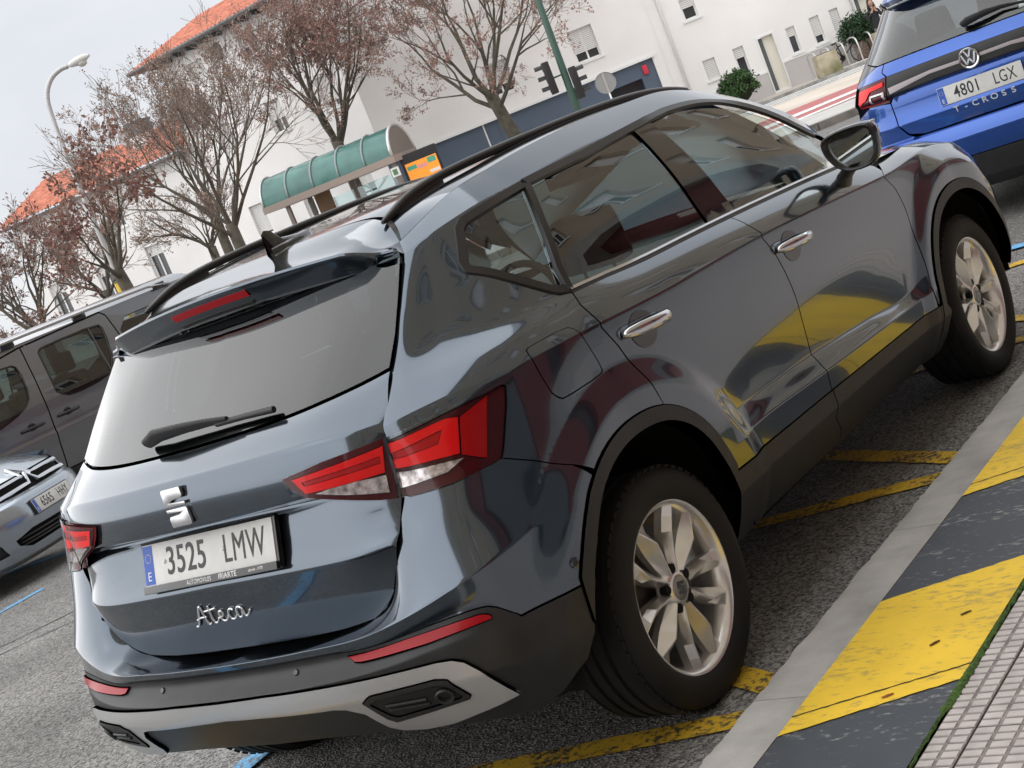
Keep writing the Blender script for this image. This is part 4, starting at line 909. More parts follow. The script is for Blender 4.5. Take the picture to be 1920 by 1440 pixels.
# ---------------------------------------------------------------- person by the planter
def person():
    P=Vector(WB.p(12.98,gB+.06,1.9))
    t=empty('person',P,cR,'person in a dark jacket and grey trousers holding hands to the face by the planter','person')
    # one continuous body grown from a skeleton with the Skin modifier
    J=[((0,0,.92),.13),((0,0,1.08),.135),((0,.0,1.26),.15),((0,0,1.40),.12),((0,0,1.46),.055),((0,-.01,1.52),.06),
       ((.17,0,1.37),.062),((.25,-.03,1.12),.05),((.10,-.17,1.27),.04),((.03,-.19,1.36),.032),
       ((-.17,0,1.37),.062),((-.27,-.02,1.13),.05),((-.12,-.17,1.28),.04),((-.05,-.19,1.38),.032),
       ((.09,0,.86),.10),((.10,.0,.48),.068),((.10,.04,.08),.045),((.10,-.09,.04),.04),
       ((-.09,0,.86),.10),((-.10,-.08,.48),.068),((-.12,.02,.08),.045),((-.12,-.12,.04),.04)]
    E=[(0,1),(1,2),(2,3),(3,4),(4,5),(2,6),(6,7),(7,8),(8,9),(2,10),(10,11),(11,12),(12,13),(0,14),(14,15),(15,16),(16,17),(0,18),(18,19),(19,20),(20,21)]
    me=bpy.data.meshes.new('body');me.from_pydata([j[0] for j in J],E,[]);o=bpy.data.objects.new('body',me);COL.objects.link(o)
    md=o.modifiers.new('skin','SKIN');sv=me.skin_vertices[0].data
    for i,j in enumerate(J):sv[i].radius=(j[1],j[1]*.8)
    sv[0].use_root=True
    sb=o.modifiers.new('sub','SUBSURF');sb.levels=1;sb.render_levels=1
    dg=bpy.context.evaluated_depsgraph_get();m2=bpy.data.meshes.new_from_object(o.evaluated_get(dg));bpy.data.objects.remove(o)
    for mm in (mat('jacket_dark',(.020,.021,.026),.8),mat('trouser_grey',(.16,.16,.18),.8),mat('skin_tone',(.45,.26,.19),.6),mat('shoe_dark',(.02,.02,.02),.6)):m2.materials.append(mm)
    for p in m2.polygons:
        c=p.center;p.use_smooth=True
        p.material_index=3 if c.z<.09 else (1 if c.z<.80 else (2 if (c.z>1.45 or (c.y<-.165 and c.z>1.30)) else 0))
    bo=bpy.data.objects.new('body',m2);link(bo,t)
    mb=MB();mb.sphere((0,-.02,1.60),(.075,.09,.115),14,10);mb.add([(-.012,-.105,1.60),(.012,-.105,1.60),(0,-.125,1.585),(0,-.105,1.63)],[(0,1,2),(0,2,3),(1,3,2)]);mb.build('head',MATS['skin_tone'],t,180)
    for s in (1,-1):
        mb=MB();mb.sphere((s*.03,-.102,1.615),(.012,.008,.007),8,5);mb.build('eye',TK,t,180)
        hx=.03 if s>0 else -.05;hz=1.37 if s>0 else 1.39
        mb=MB();mb.sphere((hx,-.195,hz),(.03,.02,.042),10,6)
        for k in range(4):mb.tube([(hx+.008*(k-1.5)*1.5,-.20,hz+.03),(hx+.008*(k-1.5)*1.3,-.215,hz+.065+.006*(1-abs(k-1.5))),(hx+.008*(k-1.5),-.205,hz+.088)],.0075,6)
        mb.tube([(hx-s*.022,-.20,hz),(hx-s*.040,-.21,hz+.028),(hx-s*.036,-.215,hz+.05)],.008,6);mb.build('hand',MATS['skin_tone'],t,180)
    MB().box((0,-.107,1.555),(.04,.006,.008)).build('mouth',mat('lip',(.35,.12,.11),.6),t)
    mb=MB();mb.sphere((0,.012,1.635),(.098,.112,.130),14,10);v=[]
    mb.v=[(p[0],p[1],p[2]) if p[1]>-.045 or p[2]>1.68 else (p[0]*1.0,max(p[1],-.045),p[2]) for p in mb.v]
    mb.tube([(.075,.0,1.60),(.095,.01,1.48),(.10,-.02,1.34)],[.04,.045,.03],8);mb.tube([(-.075,.0,1.60),(-.095,.01,1.48),(-.10,-.02,1.34)],[.04,.045,.03],8);mb.tube([(0,.07,1.6),(0,.12,1.45),(0,.13,1.33)],[.08,.085,.05],8);mb.build('hair',mat('hair_black',(.010,.009,.009),.5),t,180)
person()
# ---------------------------------------------------------------- the grey SUV
def car_paint(name,col,metal=.55,rough=.32):
    if name in MATS:return MATS[name]
    m,nt,b,o=nodes(name);N=nt.nodes.new;L=nt.links.new
    b.inputs['Metallic'].default_value=metal;b.inputs['Roughness'].default_value=rough
    b.inputs['Coat Weight'].default_value=1;b.inputs['Coat Roughness'].default_value=.012;b.inputs['Coat IOR'].default_value=1.55
    tc=N('ShaderNodeTexCoord');fl=N('ShaderNodeTexNoise');fl.inputs['Scale'].default_value=1400;L(tc.outputs['Object'],fl.inputs['Vector'])
    du=N('ShaderNodeTexNoise');du.inputs['Scale'].default_value=5;du.inputs['Detail'].default_value=6;L(tc.outputs['Object'],du.inputs['Vector'])
    mx=N('ShaderNodeMix');mx.data_type='RGBA';mx.inputs[6].default_value=(*[c*.8 for c in col],1);mx.inputs[7].default_value=(*[min(1,c*1.25) for c in col],1)
    L(fl.outputs[0],mx.inputs[0]);L(mx.outputs[2],b.inputs['Base Color'])
    mr=N('ShaderNodeMapRange');mr.inputs[1].default_value=.35;mr.inputs[2].default_value=.8;mr.inputs[3].default_value=.01;mr.inputs[4].default_value=.05
    L(du.outputs[0],mr.inputs[0]);L(mr.outputs[0],b.inputs['Coat Roughness'])
    MATS[name]=m;return m
PAINT=car_paint('grey_metallic_paint',(.082,.104,.132),.90,.14)
PLASTIC=mat('black_textured_plastic',(.020,.020,.021),.46,bump=.15,bscale=900,bdist=.001,var=.25,vscale=14)
GLOSSBLK=mat('gloss_black',(.008,.008,.009),.08,coat=.6)
RUBBER=mat('tyre_rubber',(.009,.009,.0095),.72,var=.4,vscale=9)
CHROME=mat('chrome',(.66,.67,.69),.10,metal=1)
CHROMED=mat('satin_chrome',(.62,.62,.63),.25,metal=1)
ALLOY=mat('alloy_silver',(.90,.90,.89),.24,metal=.78,coat=.4,coat_r=.1,var=.06,vscale=20)
SILVER=mat('silver_bumper_trim',(.58,.58,.58),.32,metal=.55,coat=.2,coat_r=.2)
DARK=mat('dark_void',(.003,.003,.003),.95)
TRIM=mat('window_trim_black',(.018,.017,.017),.33)
GLASSC=glass('clear_car_glass',(.62,.72,.70))
GLASSR=glass('rear_tinted_glass',(.30,.36,.355))
GLASSB=glass('tailgate_glass',(.20,.26,.275),refl=.92,ior=1.54)
LENS=glass('lamp_lens',(.98,.95,.95),ior=1.17)
RED=mat('lamp_red',(.55,.003,.005),.3,coat=.1,spec=.3)
REDHOT=mat('lamp_red_guide',(.98,.008,.008),.3,coat=.1,spec=.3)
REDDK=mat('lamp_dark_red',(.075,.001,.004),.25,coat=.2,spec=.3)
WHITEL=mat('lamp_white',(.62,.60,.60),.12,coat=.3,var=.6,vscale=70,metal=.5)
REFL=mat('reflector_red',(.36,.003,.010),.28,coat=.15,spec=.25)
SEATF=mat('seat_fabric',(.028,.026,.025),.8,var=.3,vscale=30)
CABIN=mat('cabin_grey',(.20,.22,.225),.6,var=.15,vscale=4)
CABLT=mat('headliner',(.28,.27,.26),.85)
PLATEW=mat('plate_white',(.72,.72,.70),.35,var=.06,vscale=25)
PLATEK=mat('plate_black',(.02,.02,.022),.4)
PLATEB=mat('plate_blue',(.02,.10,.50),.35)
PLATEY=mat('plate_star',(.8,.65,.05),.4)
LETTERW=mat('letter_white',(.85,.85,.85),.4)
SUV=empty('parked_suv',(0,0,0),0,'dark grey metallic SUV parked at the yellow and black kerb, nearest car','car')
def side_uv(yz,guess=(1.5,4)):
    # (y,z) on the body side -> (station,row)
    U,T=np.meshgrid(np.arange(.9,4.6,.03),np.arange(0,9.01,.1));U=U.ravel();T=T.ravel();P=body(U,T);out=[]
    for y,z in yz:
        i=np.argmin((P[:,1]-y)**2+(P[:,2]-z)**2);u,t=U[i],T[i]
        for _ in range(12):
            q=body([u,u+.002,u],[t,t,t+.01]);J=np.array([[q[1,1]-q[0,1],q[2,1]-q[0,1]],[q[1,2]-q[0,2],q[2,2]-q[0,2]]])/np.array([.002,.01])
            try:s=np.linalg.solve(J,np.array([y-q[0,1],z-q[0,2]]))
            except Exception:break
            s=np.clip(s,[-.03,-.15],[.03,.15]);u+=s[0];t=min(max(t+s[1],0),11)
        out.append((u,t))
    return out
_ang=[-14,5,20,40,55,70,90,105,120,135,150,165,194]
ARCH_R=([.37,.372,.38,.402,.424,.437,.440,.449,.459,.457,.454,.454,.456],RA)
ARCH_F=([.41,.405,.405,.41,.415,.42,.425,.437,.452,.458,.455,.452,.45],RF)
def arch_pts(A,a0,a1,add,n=26):
    f=spline(_ang,A[0]);return [(A[1][0]+(f(a)+add)*math.cos(R(a)),A[1][1]+(f(a)+add)*math.sin(R(a))) for a in np.linspace(a0,a1,n)]
LIP=.043
def ang_of(A,uv):
    P=body([uv[0]],[uv[1]])[0];return math.degrees(math.atan2(P[2]-A[1][1],P[1]-A[1][0]))%360
def arc_uv(A,a0,a1,add,n=22):return side_uv(arch_pts(A,a0,a1,add,n))
rear_out=lambda a0,a1,n=22:arc_uv(ARCH_R,a0,a1,LIP,n)
front_out=lambda a0,a1,n=22:arc_uv(ARCH_F,a0,a1,LIP,n)
_bk=dict(surf=body,nrm=body_n,parent=SUV,mirror='copy')
_bf=dict(_bk,step=.014,tdiv=9)
def ln(P,Q,n):return [tuple(np.array(P)+(np.array(Q)-np.array(P))*k/n) for k in range(n+1)]
# quarter panel with roof side and pillar
a_split=ang_of(ARCH_R,B['split'][-1]);a_door=ang_of(ARCH_R,B['door_r_rear'][-1])
q=[(.99,6.78),(.98,6.84),(.92,6.82),(.77,6.80),(.70,6.80),(.642,6.80)]+B['gate_edge_up'][1:8]+[(.632,12)]+[(u,12) for u in np.arange(.75,3.56,.1)]
q+=[(3.66,11.6)]+B['wintop'][:-1]+B['qtrim']+B['door_r_rear'][:-1]+rear_out(a_door,a_split-1,16)+B['split'][::-1][1:]+[B['lamp_body'][5]]
panel('quarter_panel',PAINT,outline=q,holes=[chaikin(B['fuel'],1)],**_bf)
fuel=np.array(B['fuel']);fc=fuel.mean(0)
panel('fuel_flap',PAINT,outline=chaikin([tuple(fc+(p-fc)*.965) for p in fuel],1),**_bk)
# doors
d=B['door_r_rear'];e=.006
a_clad=30
ro=rear_out(a_door,a_clad,16)
q=[(u+e,t) for u,t in d[:-1]]+[(p[0]+e*.5,p[1]) for p in ro]+[(B['clad_top'][0][0]+.0,2.03)]+[(2.1,2.0)]+[(u-e*.5,t+(.03 if i==len(B['door_r_front'])-1 else 0)) for i,(u,t) in enumerate(B['door_r_front'][::-1])]+[(1.81,8.84),(1.6,8.84)]
panel('door',PAINT,outline=q,**_bf)
d=B['door_r_front'];df=B['door_f_front']
q=[(u+e*.5,t) for u,t in d]+[(3.0,2.0),(3.49,2.0)]+[(u-e*.5,t) for u,t in df[::-1][1:-1]]+[(3.5,8.0),(3.44,8.55),(3.3,8.80),(2.74,8.80)]
panel('door',PAINT,outline=q,**_bf)
# fender
fo=front_out(178,30,20)
q=[(u+e*.5,t) for u,t in df[1:]]+[(3.51,2.05)]+[p for p in fo if p[1]>2.05]+[(4.52,3.4),(4.62,4.5),(4.66,7.0),(4.45,7.85),(4.0,7.95),(3.56,8.0)]
panel('front_fender',PAINT,outline=q,**_bf)
# painted part of the rear bumper (one piece across the car)
_bw=dict(surf=body,nrm=body_n,parent=SUV,mirror='weld')
pl=[(0,3.62)]+B['paint_low'];ring=B['ring_rear']
low=pl+[(u,t) for u,t in ring[1:]]+[(1.145,4.40)]+[(u,t-.03) for u,t in B['split'][::-1][1:]]+[(.8,5.86),(.68,6.0)]+[(u+.004,t) for u,t in B['gate_edge_low']]+[(.47,4.9),(0,4.92)]
panel('rear_bumper',PAINT,outline=low,flange=.010,step=.014,tdiv=9,**_bw)
arch=B['arch_low']
blk=[(0,0.02)]+[(u,.02) for u in (.3,.5,.66,.78)]+[(.86,.2)]+arch[::-1]+[(1.05,1.9)]+[(u,t-.05) for u,t in B['paint_low'][::-1]]+[(0,3.57)]
bumper_low=panel('bumper_cladding',PLASTIC,outline=blk,flange=.02,**_bw)
sil=[(0,1.96)]+B['silver_top']+B['silver_bot'][1:]+[(0,1.03)]
sil=[sil[0]]+[p for p in sil[1:]]
silver=panel('silver_bumper_trim',SILVER,outline=sil,off=.010,flange=.014,rnd=.004,label='silver trim bar across the rear bumper',surf=body,nrm=body_n,parent=SUV,mirror='weld',holes=[])
ex=np.array(B['exhaust']);exi=np.array(B['exhaust_in'])
for o in panel('exhaust_surround',PLASTIC,outline=[tuple(p) for p in ex],holes=[[tuple(p) for p in exi[::-1]]],off=.014,flange=.02,rnd=.003,step=.012,**_bk):pass
for o in panel('exhaust_insert',mat('insert_black',(.012,.012,.013),.5),outline=[tuple(p) for p in exi],off=.0112,flange=0,step=.012,**_bk):pass
for o in panel('reflector',REFL,outline=B['reflector'],off=.006,flange=.01,step=.012,**_bk):pass
# groove lines in the exhaust insert
for s in (1,-1):
    mb=MB()
    for k in (.35,.6):
        P=body(np.linspace(.50,.60,6),np.full(6,.60+k*.35))+body_n(np.linspace(.50,.60,6),np.full(6,.6+k*.35))*.014
        P[:,0]*=s;mb.tube(P,.004,6)
    mb.build('exhaust_slat',PLASTIC,SUV)
    c=body([.642],[.80])[0];n=body_n([.642],[.80])[0];c=c+n*.012
    ring_=MB();ring_.lathe([(.012,-.004),(.021,-.004),(.024,.004),(.021,.008),(.016,.006),(.014,-.002)],'z',20)
    M=Vector(n).to_track_quat('Z','Y').to_matrix().to_4x4();M.translation=Vector(c);ring_.xf(M)
    if s<0:ring_.v=[(-a,b_,c_) for a,b_,c_ in ring_.v]
    ring_.build('fog_lamp_ring',PLASTIC,SUV)
# parking sensors
def disc_on(surf,nrm,u,t,r,name,m,off,parent,mir=True,h=.003):
    for s in ((1,-1) if mir else (1,)):
        c=surf([u],[t])[0]+nrm([u],[t])[0]*off;n=Vector(nrm([u],[t])[0])
        b_=MB().lathe([(0,h),(r*.8,h),(r,h*.4),(r,-h*2)],'z',18);M=n.to_track_quat('Z','Y').to_matrix().to_4x4();M.translation=Vector(c);b_.xf(M)
        if s<0:b_.v=[(-a,y,z) for a,y,z in b_.v]
        b_.build(name,m,parent)
disc_on(body,body_n,*B['sensor_rear'][0],.0085,'parking_sensor',GLOSSBLK,.001,SUV)
disc_on(body,body_n,*B['sensor_side'][0],.014,'parking_sensor',PAINT,.001,SUV)
disc_on(body,body_n,*B['sensor_side'][0],.009,'parking_sensor',PLASTIC,.003,SUV)
# arch lips
for A,(a0,a1) in ((ARCH_R,(8,178)),(ARCH_F,(2,182))):
    inn=arc_uv(A,a0,a1,0,40);out_=arc_uv(A,a0,a1,LIP-.002,40)
    if A is ARCH_R:
        inn=[p for p in inn if p[1]>.9];out_=[p for p in out_ if p[1]>1.96]
    for o in panel('arch_lip',PLASTIC,outline=inn+out_[::-1],off=.006,flange=.045,rnd=.004,step=.02,bstep=.012,**_bk):pass
# sill cladding
rin=[p for p in arc_uv(ARCH_R,34,-8,0,14)];fin_=[p for p in arc_uv(ARCH_F,186,150,0,14)]
dl=B['door_low']
q=rin[::-1]
q=[(1.735,.0)]+[p for p in rin[::-1] if p[1]<1.95 and p[1]>.05]+[(1.735,1.95)]+[(2.1,1.94)]+[(u-.003,t-.03) for u,t in dl]
q=[p for i,p in enumerate(q)]
rl=[p for p in rin if .05<p[1]<1.95]
q=[(rl[-1][0],.02)]+rl[::-1]+[(1.74,1.95),(2.1,1.94)]+[(u-.003,max(.02,t-.03)) for u,t in dl]
for o in panel('sill_cladding',PLASTIC,outline=q,off=.004,flange=.02,**_bk):pass
fl_=[p for p in fin_ if .05<p[1]<1.95]
q=[(u+.003,max(.02,t-.03)) for u,t in dl[::-1]]+[(2.9,1.94),(3.49,1.94)]
q=[(3.50,.02)]+q[:0]+[(3.50,1.94),(3.0,1.95)]+[(u+.003,max(.02,t-.03)) for u,t in dl]
for o in panel('sill_cladding',PLASTIC,outline=q,off=.004,flange=.02,**_bk):pass
q=[(3.505,.02),(3.505,1.94)]+[(3.56,1.94)]+[(3.60,1.2),(3.60,.4),(3.57,.02)]
for o in panel('sill_cladding',PLASTIC,outline=q,off=.004,flange=.02,step=.015,**_bk):pass
# near-black liner added behind the panel joints to block light through them
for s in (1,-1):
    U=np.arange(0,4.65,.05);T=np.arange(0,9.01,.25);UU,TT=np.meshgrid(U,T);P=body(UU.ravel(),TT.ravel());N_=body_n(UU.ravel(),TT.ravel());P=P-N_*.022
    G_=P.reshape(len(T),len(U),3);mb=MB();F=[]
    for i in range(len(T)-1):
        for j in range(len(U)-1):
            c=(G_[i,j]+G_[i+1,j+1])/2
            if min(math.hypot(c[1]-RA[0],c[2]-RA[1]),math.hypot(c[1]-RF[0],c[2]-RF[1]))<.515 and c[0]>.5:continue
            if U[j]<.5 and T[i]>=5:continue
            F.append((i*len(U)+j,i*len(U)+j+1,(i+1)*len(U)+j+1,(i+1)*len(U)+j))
    mb.add([(s*p[0],p[1],p[2]) for p in G_.reshape(-1,3)],F);mb.build('gap_backing',DARK,SUV,180)
    for A in (ARCH_R,ARCH_F):
        mb=MB();seg=28;rr=.487
        prof=[(.0,.45),(rr,.45),(rr,.845)]
        b_=MB().lathe(prof,'x',seg,(0,A[1][0],A[1][1]),R(-4),R(184));b_.v=[(s*a,y,z) for a,y,z in b_.v];b_.build('wheel_well',DARK,SUV,180)
mb=MB();mb.box((0,2.2,.27),(.86,3.5,.08));mb.box((0,2.19,.271),(1.5,1.5,.078));mb.build('underbody',DARK,SUV)
# ---------------- tailgate
def sym(poly):return poly+[(-x,t) for x,t in poly[::-1]]
er=[(x+.006,t) for x,t in G['edge_r']]
lowr=[p for p in er if p[1]<4.9]
half=[(0,.03),(.2,.035)]+[(x,max(t,.03)) for x,t in lowr[::-1]]+[(.624,4.97),(.46,4.975),(.31,4.965)]
full=half+[(0,4.96)]+[(-x,t) for x,t in half[::-1][:-1]]
GATE=panel('tailgate',PAINT,gate,gate_n,full,SUV,flange=.016,step=.02,tsc=.12)
gl=[(0,5.03),(.31,5.04),(.46,5.045),(.621,5.045),(.620,5.6),(.610,6.2),(.601,6.6),(.592,6.97),(.3,6.98),(0,6.98)]
gl=gl+[(-x,t) for x,t in gl[::-1][1:-1]]
panel('rear_window',GLASSB,gate,gate_n,gl,GATE,flange=.012,step=.03,tsc=.12,off=.002)
# frame of black print round the rear glass
fr=[(0,5.035),(.31,5.045),(.46,5.05),(.608,5.05),(.607,5.6),(.597,6.2),(.588,6.6),(.578,6.97),(.3,6.975),(0,6.975)]
fr=fr+[(-x,t) for x,t in fr[::-1][1:-1]]
hi=[(0,5.22),(.28,5.24),(.44,5.30),(.53,5.42),(.545,5.7),(.53,6.4),(.50,6.75),(.3,6.85),(0,6.86)]
hi=hi+[(-x,t) for x,t in hi[::-1][1:-1]]
panel('glass_border',mat('glass_print',(.012,.012,.013),.35),gate,gate_n,fr,GATE,holes=[hi],off=-.004,flange=0,step=.03,tsc=.12)
# heater wires printed on the glass
for k in range(9):
    t=5.45+k*.155;P=gate(np.linspace(-.50,.50,21),np.full(21,t))-gate_n(np.linspace(-.50,.50,21),np.full(21,t))*.004
    MB().tube(P,.0011,4).build('heater_wire',mat('heater_wire',(.16,.12,.09),.6),GATE,180)
# black board added behind the gate below the glass keeps the car dark inside
mb=MB();mb.box((0,.42,.85),(1.1,.05,.5));mb.build('gate_blackout',DARK,SUV)
# spoiler
hx_=np.r_[np.linspace(0,.50,18),np.linspace(.513,.584,12)];xs=np.r_[-hx_[::-1],hx_[1:]]
def gapy(x):return .822-.03*(abs(x)/.3)**2*.3-.10*(abs(x)/.56)**5
sec=[]
for x in xs:
    a=abs(x)/.584;w=float(smooth01(.80,.955,a));yE=.503+.27*x*x+.030*w;zE=1.4905-.10*x*x-.026*w
    y0=gapy(x);pts=[];z0=float(roofz(x,y0))
    for f in np.linspace(0,1,7):
        y=y0+(yE-y0)*f;z=float(roofz(x,y));k=f*f*(3-2*f);pts.append((x,y,z*(1-k)+zE*k if f>0 else z0))
    gy,gz=gate([x],[6.99])[0,1:]
    tail=[(yE-.004,zE-.006),(yE-.001,zE-.013),(yE+.018,zE-.045),(yE+.027,zE-.062),(yE+.038,zE-.069),(max(yE+.046,gy-.012),gz+.006),(gy+.02,gz+.004)]
    end=[(yE-.002,zE-.006),(yE+.0,zE-.014),(yE+.012,(zE+gz)/2),(yE+.02,gz+.012),(gy-.02,gz+.006),(gy-.008,gz+.005),(gy+.02,gz+.004)]
    pts+=[(x,p[0]*(1-w)+q_[0]*w,p[1]*(1-w)+q_[1]*w) for p,q_ in zip(tail,end)]
    sec.append(pts)
mb=MB();mb.grid(np.array(sec));mb.build('spoiler',PAINT,SUV,28)
# third brake light
mb=MB()
pts=[]
for x in np.linspace(-.155,.155,13):
    yE=.503+.27*x*x;zE=1.4905-.10*x*x
    pts.append([(x,yE+.0030,zE-.0195),(x,yE+.0010,zE-.0205),(x,yE+.0095,zE-.0385),(x,yE+.0130,zE-.0395)])
mb.grid(np.array(pts));mb.build('brake_light',REFL,SUV,30)
mb=MB()
pts=[]
for x in np.linspace(-.15,.15,13):
    yE=.503+.27*x*x;zE=1.4905-.10*x*x
    pts.append([(x,yE+.0205,zE-.0525),(x,yE+.0195,zE-.0535),(x,yE+.0255,zE-.0635),(x,yE+.0285,zE-.0640)])
mb.grid(np.array(pts));mb.build('spoiler_vent',GLOSSBLK,SUV,30)
# ---------------- lamps
def lamp_parts(kind,surf,nrm,keys,d):
    pass
_lk=dict(parent=SUV,mirror='copy')
tl=np.arange(0,2,.012)
def zl(o):
    t=[p[1] for p in o];return np.arange(min(t)+.006,max(t),.014)
for o_ in panel('tail_lamp',REDDK,body,body_n,B['lamp_body'],SUV,off=-.006,flange=.0,step=.012,tsc=.13,mirror='copy'):pass
for o_ in panel('tail_lamp',REDDK,lampg,lampg_n,G['lampgate'],SUV,off=-.003,flange=.0,step=.012,tsc=1,tlines=zl(G['lampgate']),mirror='copy'):pass
def el(nm,mt,key,o,hole=None):
    return panel(nm,mt,body,body_n,B[key],SUV,off=o,flange=.004,rnd=.001,step=.012,bstep=.01,tsc=.13,mirror='copy',holes=[B[hole][::-1]] if hole else [])
def eg(nm,mt,key,o,hole=None):
    return panel(nm,mt,lampg,lampg_n,G[key],SUV,off=o,flange=.004,rnd=.001,step=.012,bstep=.008,tsc=1,tlines=zl(G[key]),mirror='copy',holes=[G[hole][::-1]] if hole else [])
el('lamp_guide',REDHOT,'lamp_body_red',.002,'lamp_body_redin');el('lamp_guide',RED,'lamp_body_redin',-.002);el('lamp_side_guide',RED,'lamp_body_side',.0);el('reversing_lamp',WHITEL,'lamp_body_white',.001)
eg('lamp_guide',REDHOT,'lampgate_red',.004,'lampgate_in');eg('lamp_guide',RED,'lampgate_in',.001);eg('reversing_lamp',WHITEL,'lampgate_white',.003)
el('lamp_lens',LENS,'lamp_body',.006);eg('lamp_lens',LENS,'lampgate',.007)
# ---------------- emblem, plate, lettering on the gate
def gate_frame(x,t):
    P=gate([x],[t])[0];n=Vector(gate_n([x],[t])[0]);return frame_matrix(P,(1,0,0),n.cross(Vector((1,0,0))))
Mg=gate_frame(.002,3.51)
S_=[(-.052,.058),(.055,.058),(.055,.018),(.030,.018),(-.012,.012),(-.018,.008),(.055,.008),(.055,.002),(-.045,.002)]
def emblem(poly,z0,z1):
    mb=MB();mb.prism(poly,'z',z0,z1);return mb
mb=MB()
up=[(-.056,.058),(-.054,.066),(-.046,.070),(.050,.070),(.052,.040),(.046,.030),(-.006,.028),(-.028,.019),(.055,.016),(.055,.004),(-.050,.004),(-.056,.010)]
mb.prism(up,'z',.0,.010)
dn=[(-x,-y) for x,y in up]
mb.prism(dn,'z',.0,.010)
mb.xf(Mg@Matrix.Diagonal((.72,.72,.9,1))).build('badge',CHROMED,GATE,30,bevel=.0007)
# plate
PM=frame_matrix((0,.1700,.8838),(1,0,0),(0,math.sin(.3686),math.cos(.3686)))
def number_plate(name,txt1,txt2,M,parent,holder=True,brandtext=False,hw=.26,hh=.055,star=True):
    b_=MB().box((0,0,-.001),(2*hw,2*hh,.004)).xf(M).build(name,PLATEW,parent,30,bevel=.001)
    MB().box((-hw+.022,0,.0012),(.040,2*hh-.006,.001)).xf(M).build('country_band',PLATEB,b_)
    text_mesh('country_letter','E',.034,LETTERW,b_,M@Matrix.Translation((-hw+.022,-.031,.0018)),.0004)
    if star:
        mb=MB()
        for k in range(12):
            a=2*math.pi*k/12;mb.lathe([(0,.0004),(.0016,0)],'z',5,(-hw+.022+.0115*math.cos(a),.018+.0115*math.sin(a),.0019))
        mb.xf(M).build('country_stars',PLATEY,b_)
    t1=text_mesh('plate_digits',txt1,.104,PLATEK,b_,M@Matrix.Translation((-.082,-.002,.0016)),.0005,width=.76,bold=True)
    t2=text_mesh('plate_letters',txt2,.104,PLATEK,b_,M@Matrix.Translation((.148,-.002,.0016)),.0005,width=.66)
    return b_
plate_=number_plate('number_plate','3525','LMW',PM,SUV)
mb=MB();mb.box((0,-.004,-.010),(.536,.136,.016));mb.xf(PM).build('plate_holder',GLOSSBLK,SUV,30,bevel=.004)
mb=MB().box((0,-.0655,.001),(.530,.020,.012)).xf(PM).build('plate_holder_lip',GLOSSBLK,SUV,30,bevel=.002)
LM=PM@Matrix.Translation((0,-.0655,.0072))
text_mesh('dealer_text','AUTOMOVILES',.0165,LETTERW,plate_,LM@Matrix.Translation((-.035,0,0)),.0003,width=.85)
text_mesh('dealer_text','IRIARTE',.0195,LETTERW,plate_,LM@Matrix.Translation((.078,0.0,0)),.0003,bold=True,width=1.0)
text_mesh('dealer_text','desde 1978',.011,LETTERW,plate_,LM@Matrix.Translation((.185,.001,0)),.0003,shear=.4)
for x in (-.170,.068):
    MB().lathe([(0,.005),(.004,.004),(.006,.001)],'z',12,(x,.003,.001)).xf(PM).build('plate_screw',LETTERW,plate_)
# script model name, raised tube lettering
SM=gate_frame(-.035,.60)
def script(strokes,M,r,name,m,parent,sc=1):
    mb=MB()
    for st in strokes:
        P=chaikin([(x*sc,y*sc,.003) for x,y in st],3,closed=False);mb.tube(P,r,8)
    return mb.xf(M).build(name,m,parent,180)
ATE=[[(-.122,-.030),(-.112,-.031),(-.098,-.012),(-.080,.018),(-.068,.033),(-.064,.030),(-.066,.008),(-.068,-.020),(-.064,-.031),(-.054,-.026)],[(-.104,-.010),(-.086,-.004),(-.060,-.004)],
 [(-.030,.030),(-.036,.006),(-.041,-.018),(-.036,-.029),(-.024,-.026),(-.012,-.014)],[(-.056,.014),(-.030,.016),(-.006,.019)],
 [(-.012,-.014),(.004,-.012),(.014,-.002),(.010,.008),(.0,.006),(-.006,-.008),(-.002,-.024),(.012,-.027),(.026,-.018),(.032,-.010)],
 [(.060,.004),(.052,.010),(.040,.004),(.033,-.010),(.036,-.024),(.050,-.026),(.064,-.016),(.070,-.010)],
 [(.096,.006),(.086,.012),(.074,.004),(.068,-.010),(.072,-.024),(.084,-.022),(.096,-.004),(.099,.008),(.096,-.010),(.098,-.023),(.110,-.020),(.128,-.004)]]
script(ATE,SM,.0034,'model_script',mat('bright_chrome',(.85,.85,.86),.22,metal=.8),GATE,.92)
# rear wiper
mb=MB();wp=[(-.165,5.20),(-.10,5.22),(.0,5.235),(.10,5.225),(.165,5.205)]
P=[gate([x],[t])[0]+gate_n([x],[t])[0]*h for (x,t),h in zip(wp,(.022,.040,.036,.030,.024))]
mb.tube(P,[.018,.024,.019,.014,.012],10,flat=.55,up=(0,-.6,.75));mb.build('wiper_arm',PLASTIC,SUV,50)
P=[gate([x],[t])[0]+gate_n([x],[t])[0]*.020 for x,t in ((.12,5.20),(.22,5.18),(.325,5.13))]
MB().tube(P,[.008,.008,.009],8).build('wiper_blade',PLASTIC,SUV,50)
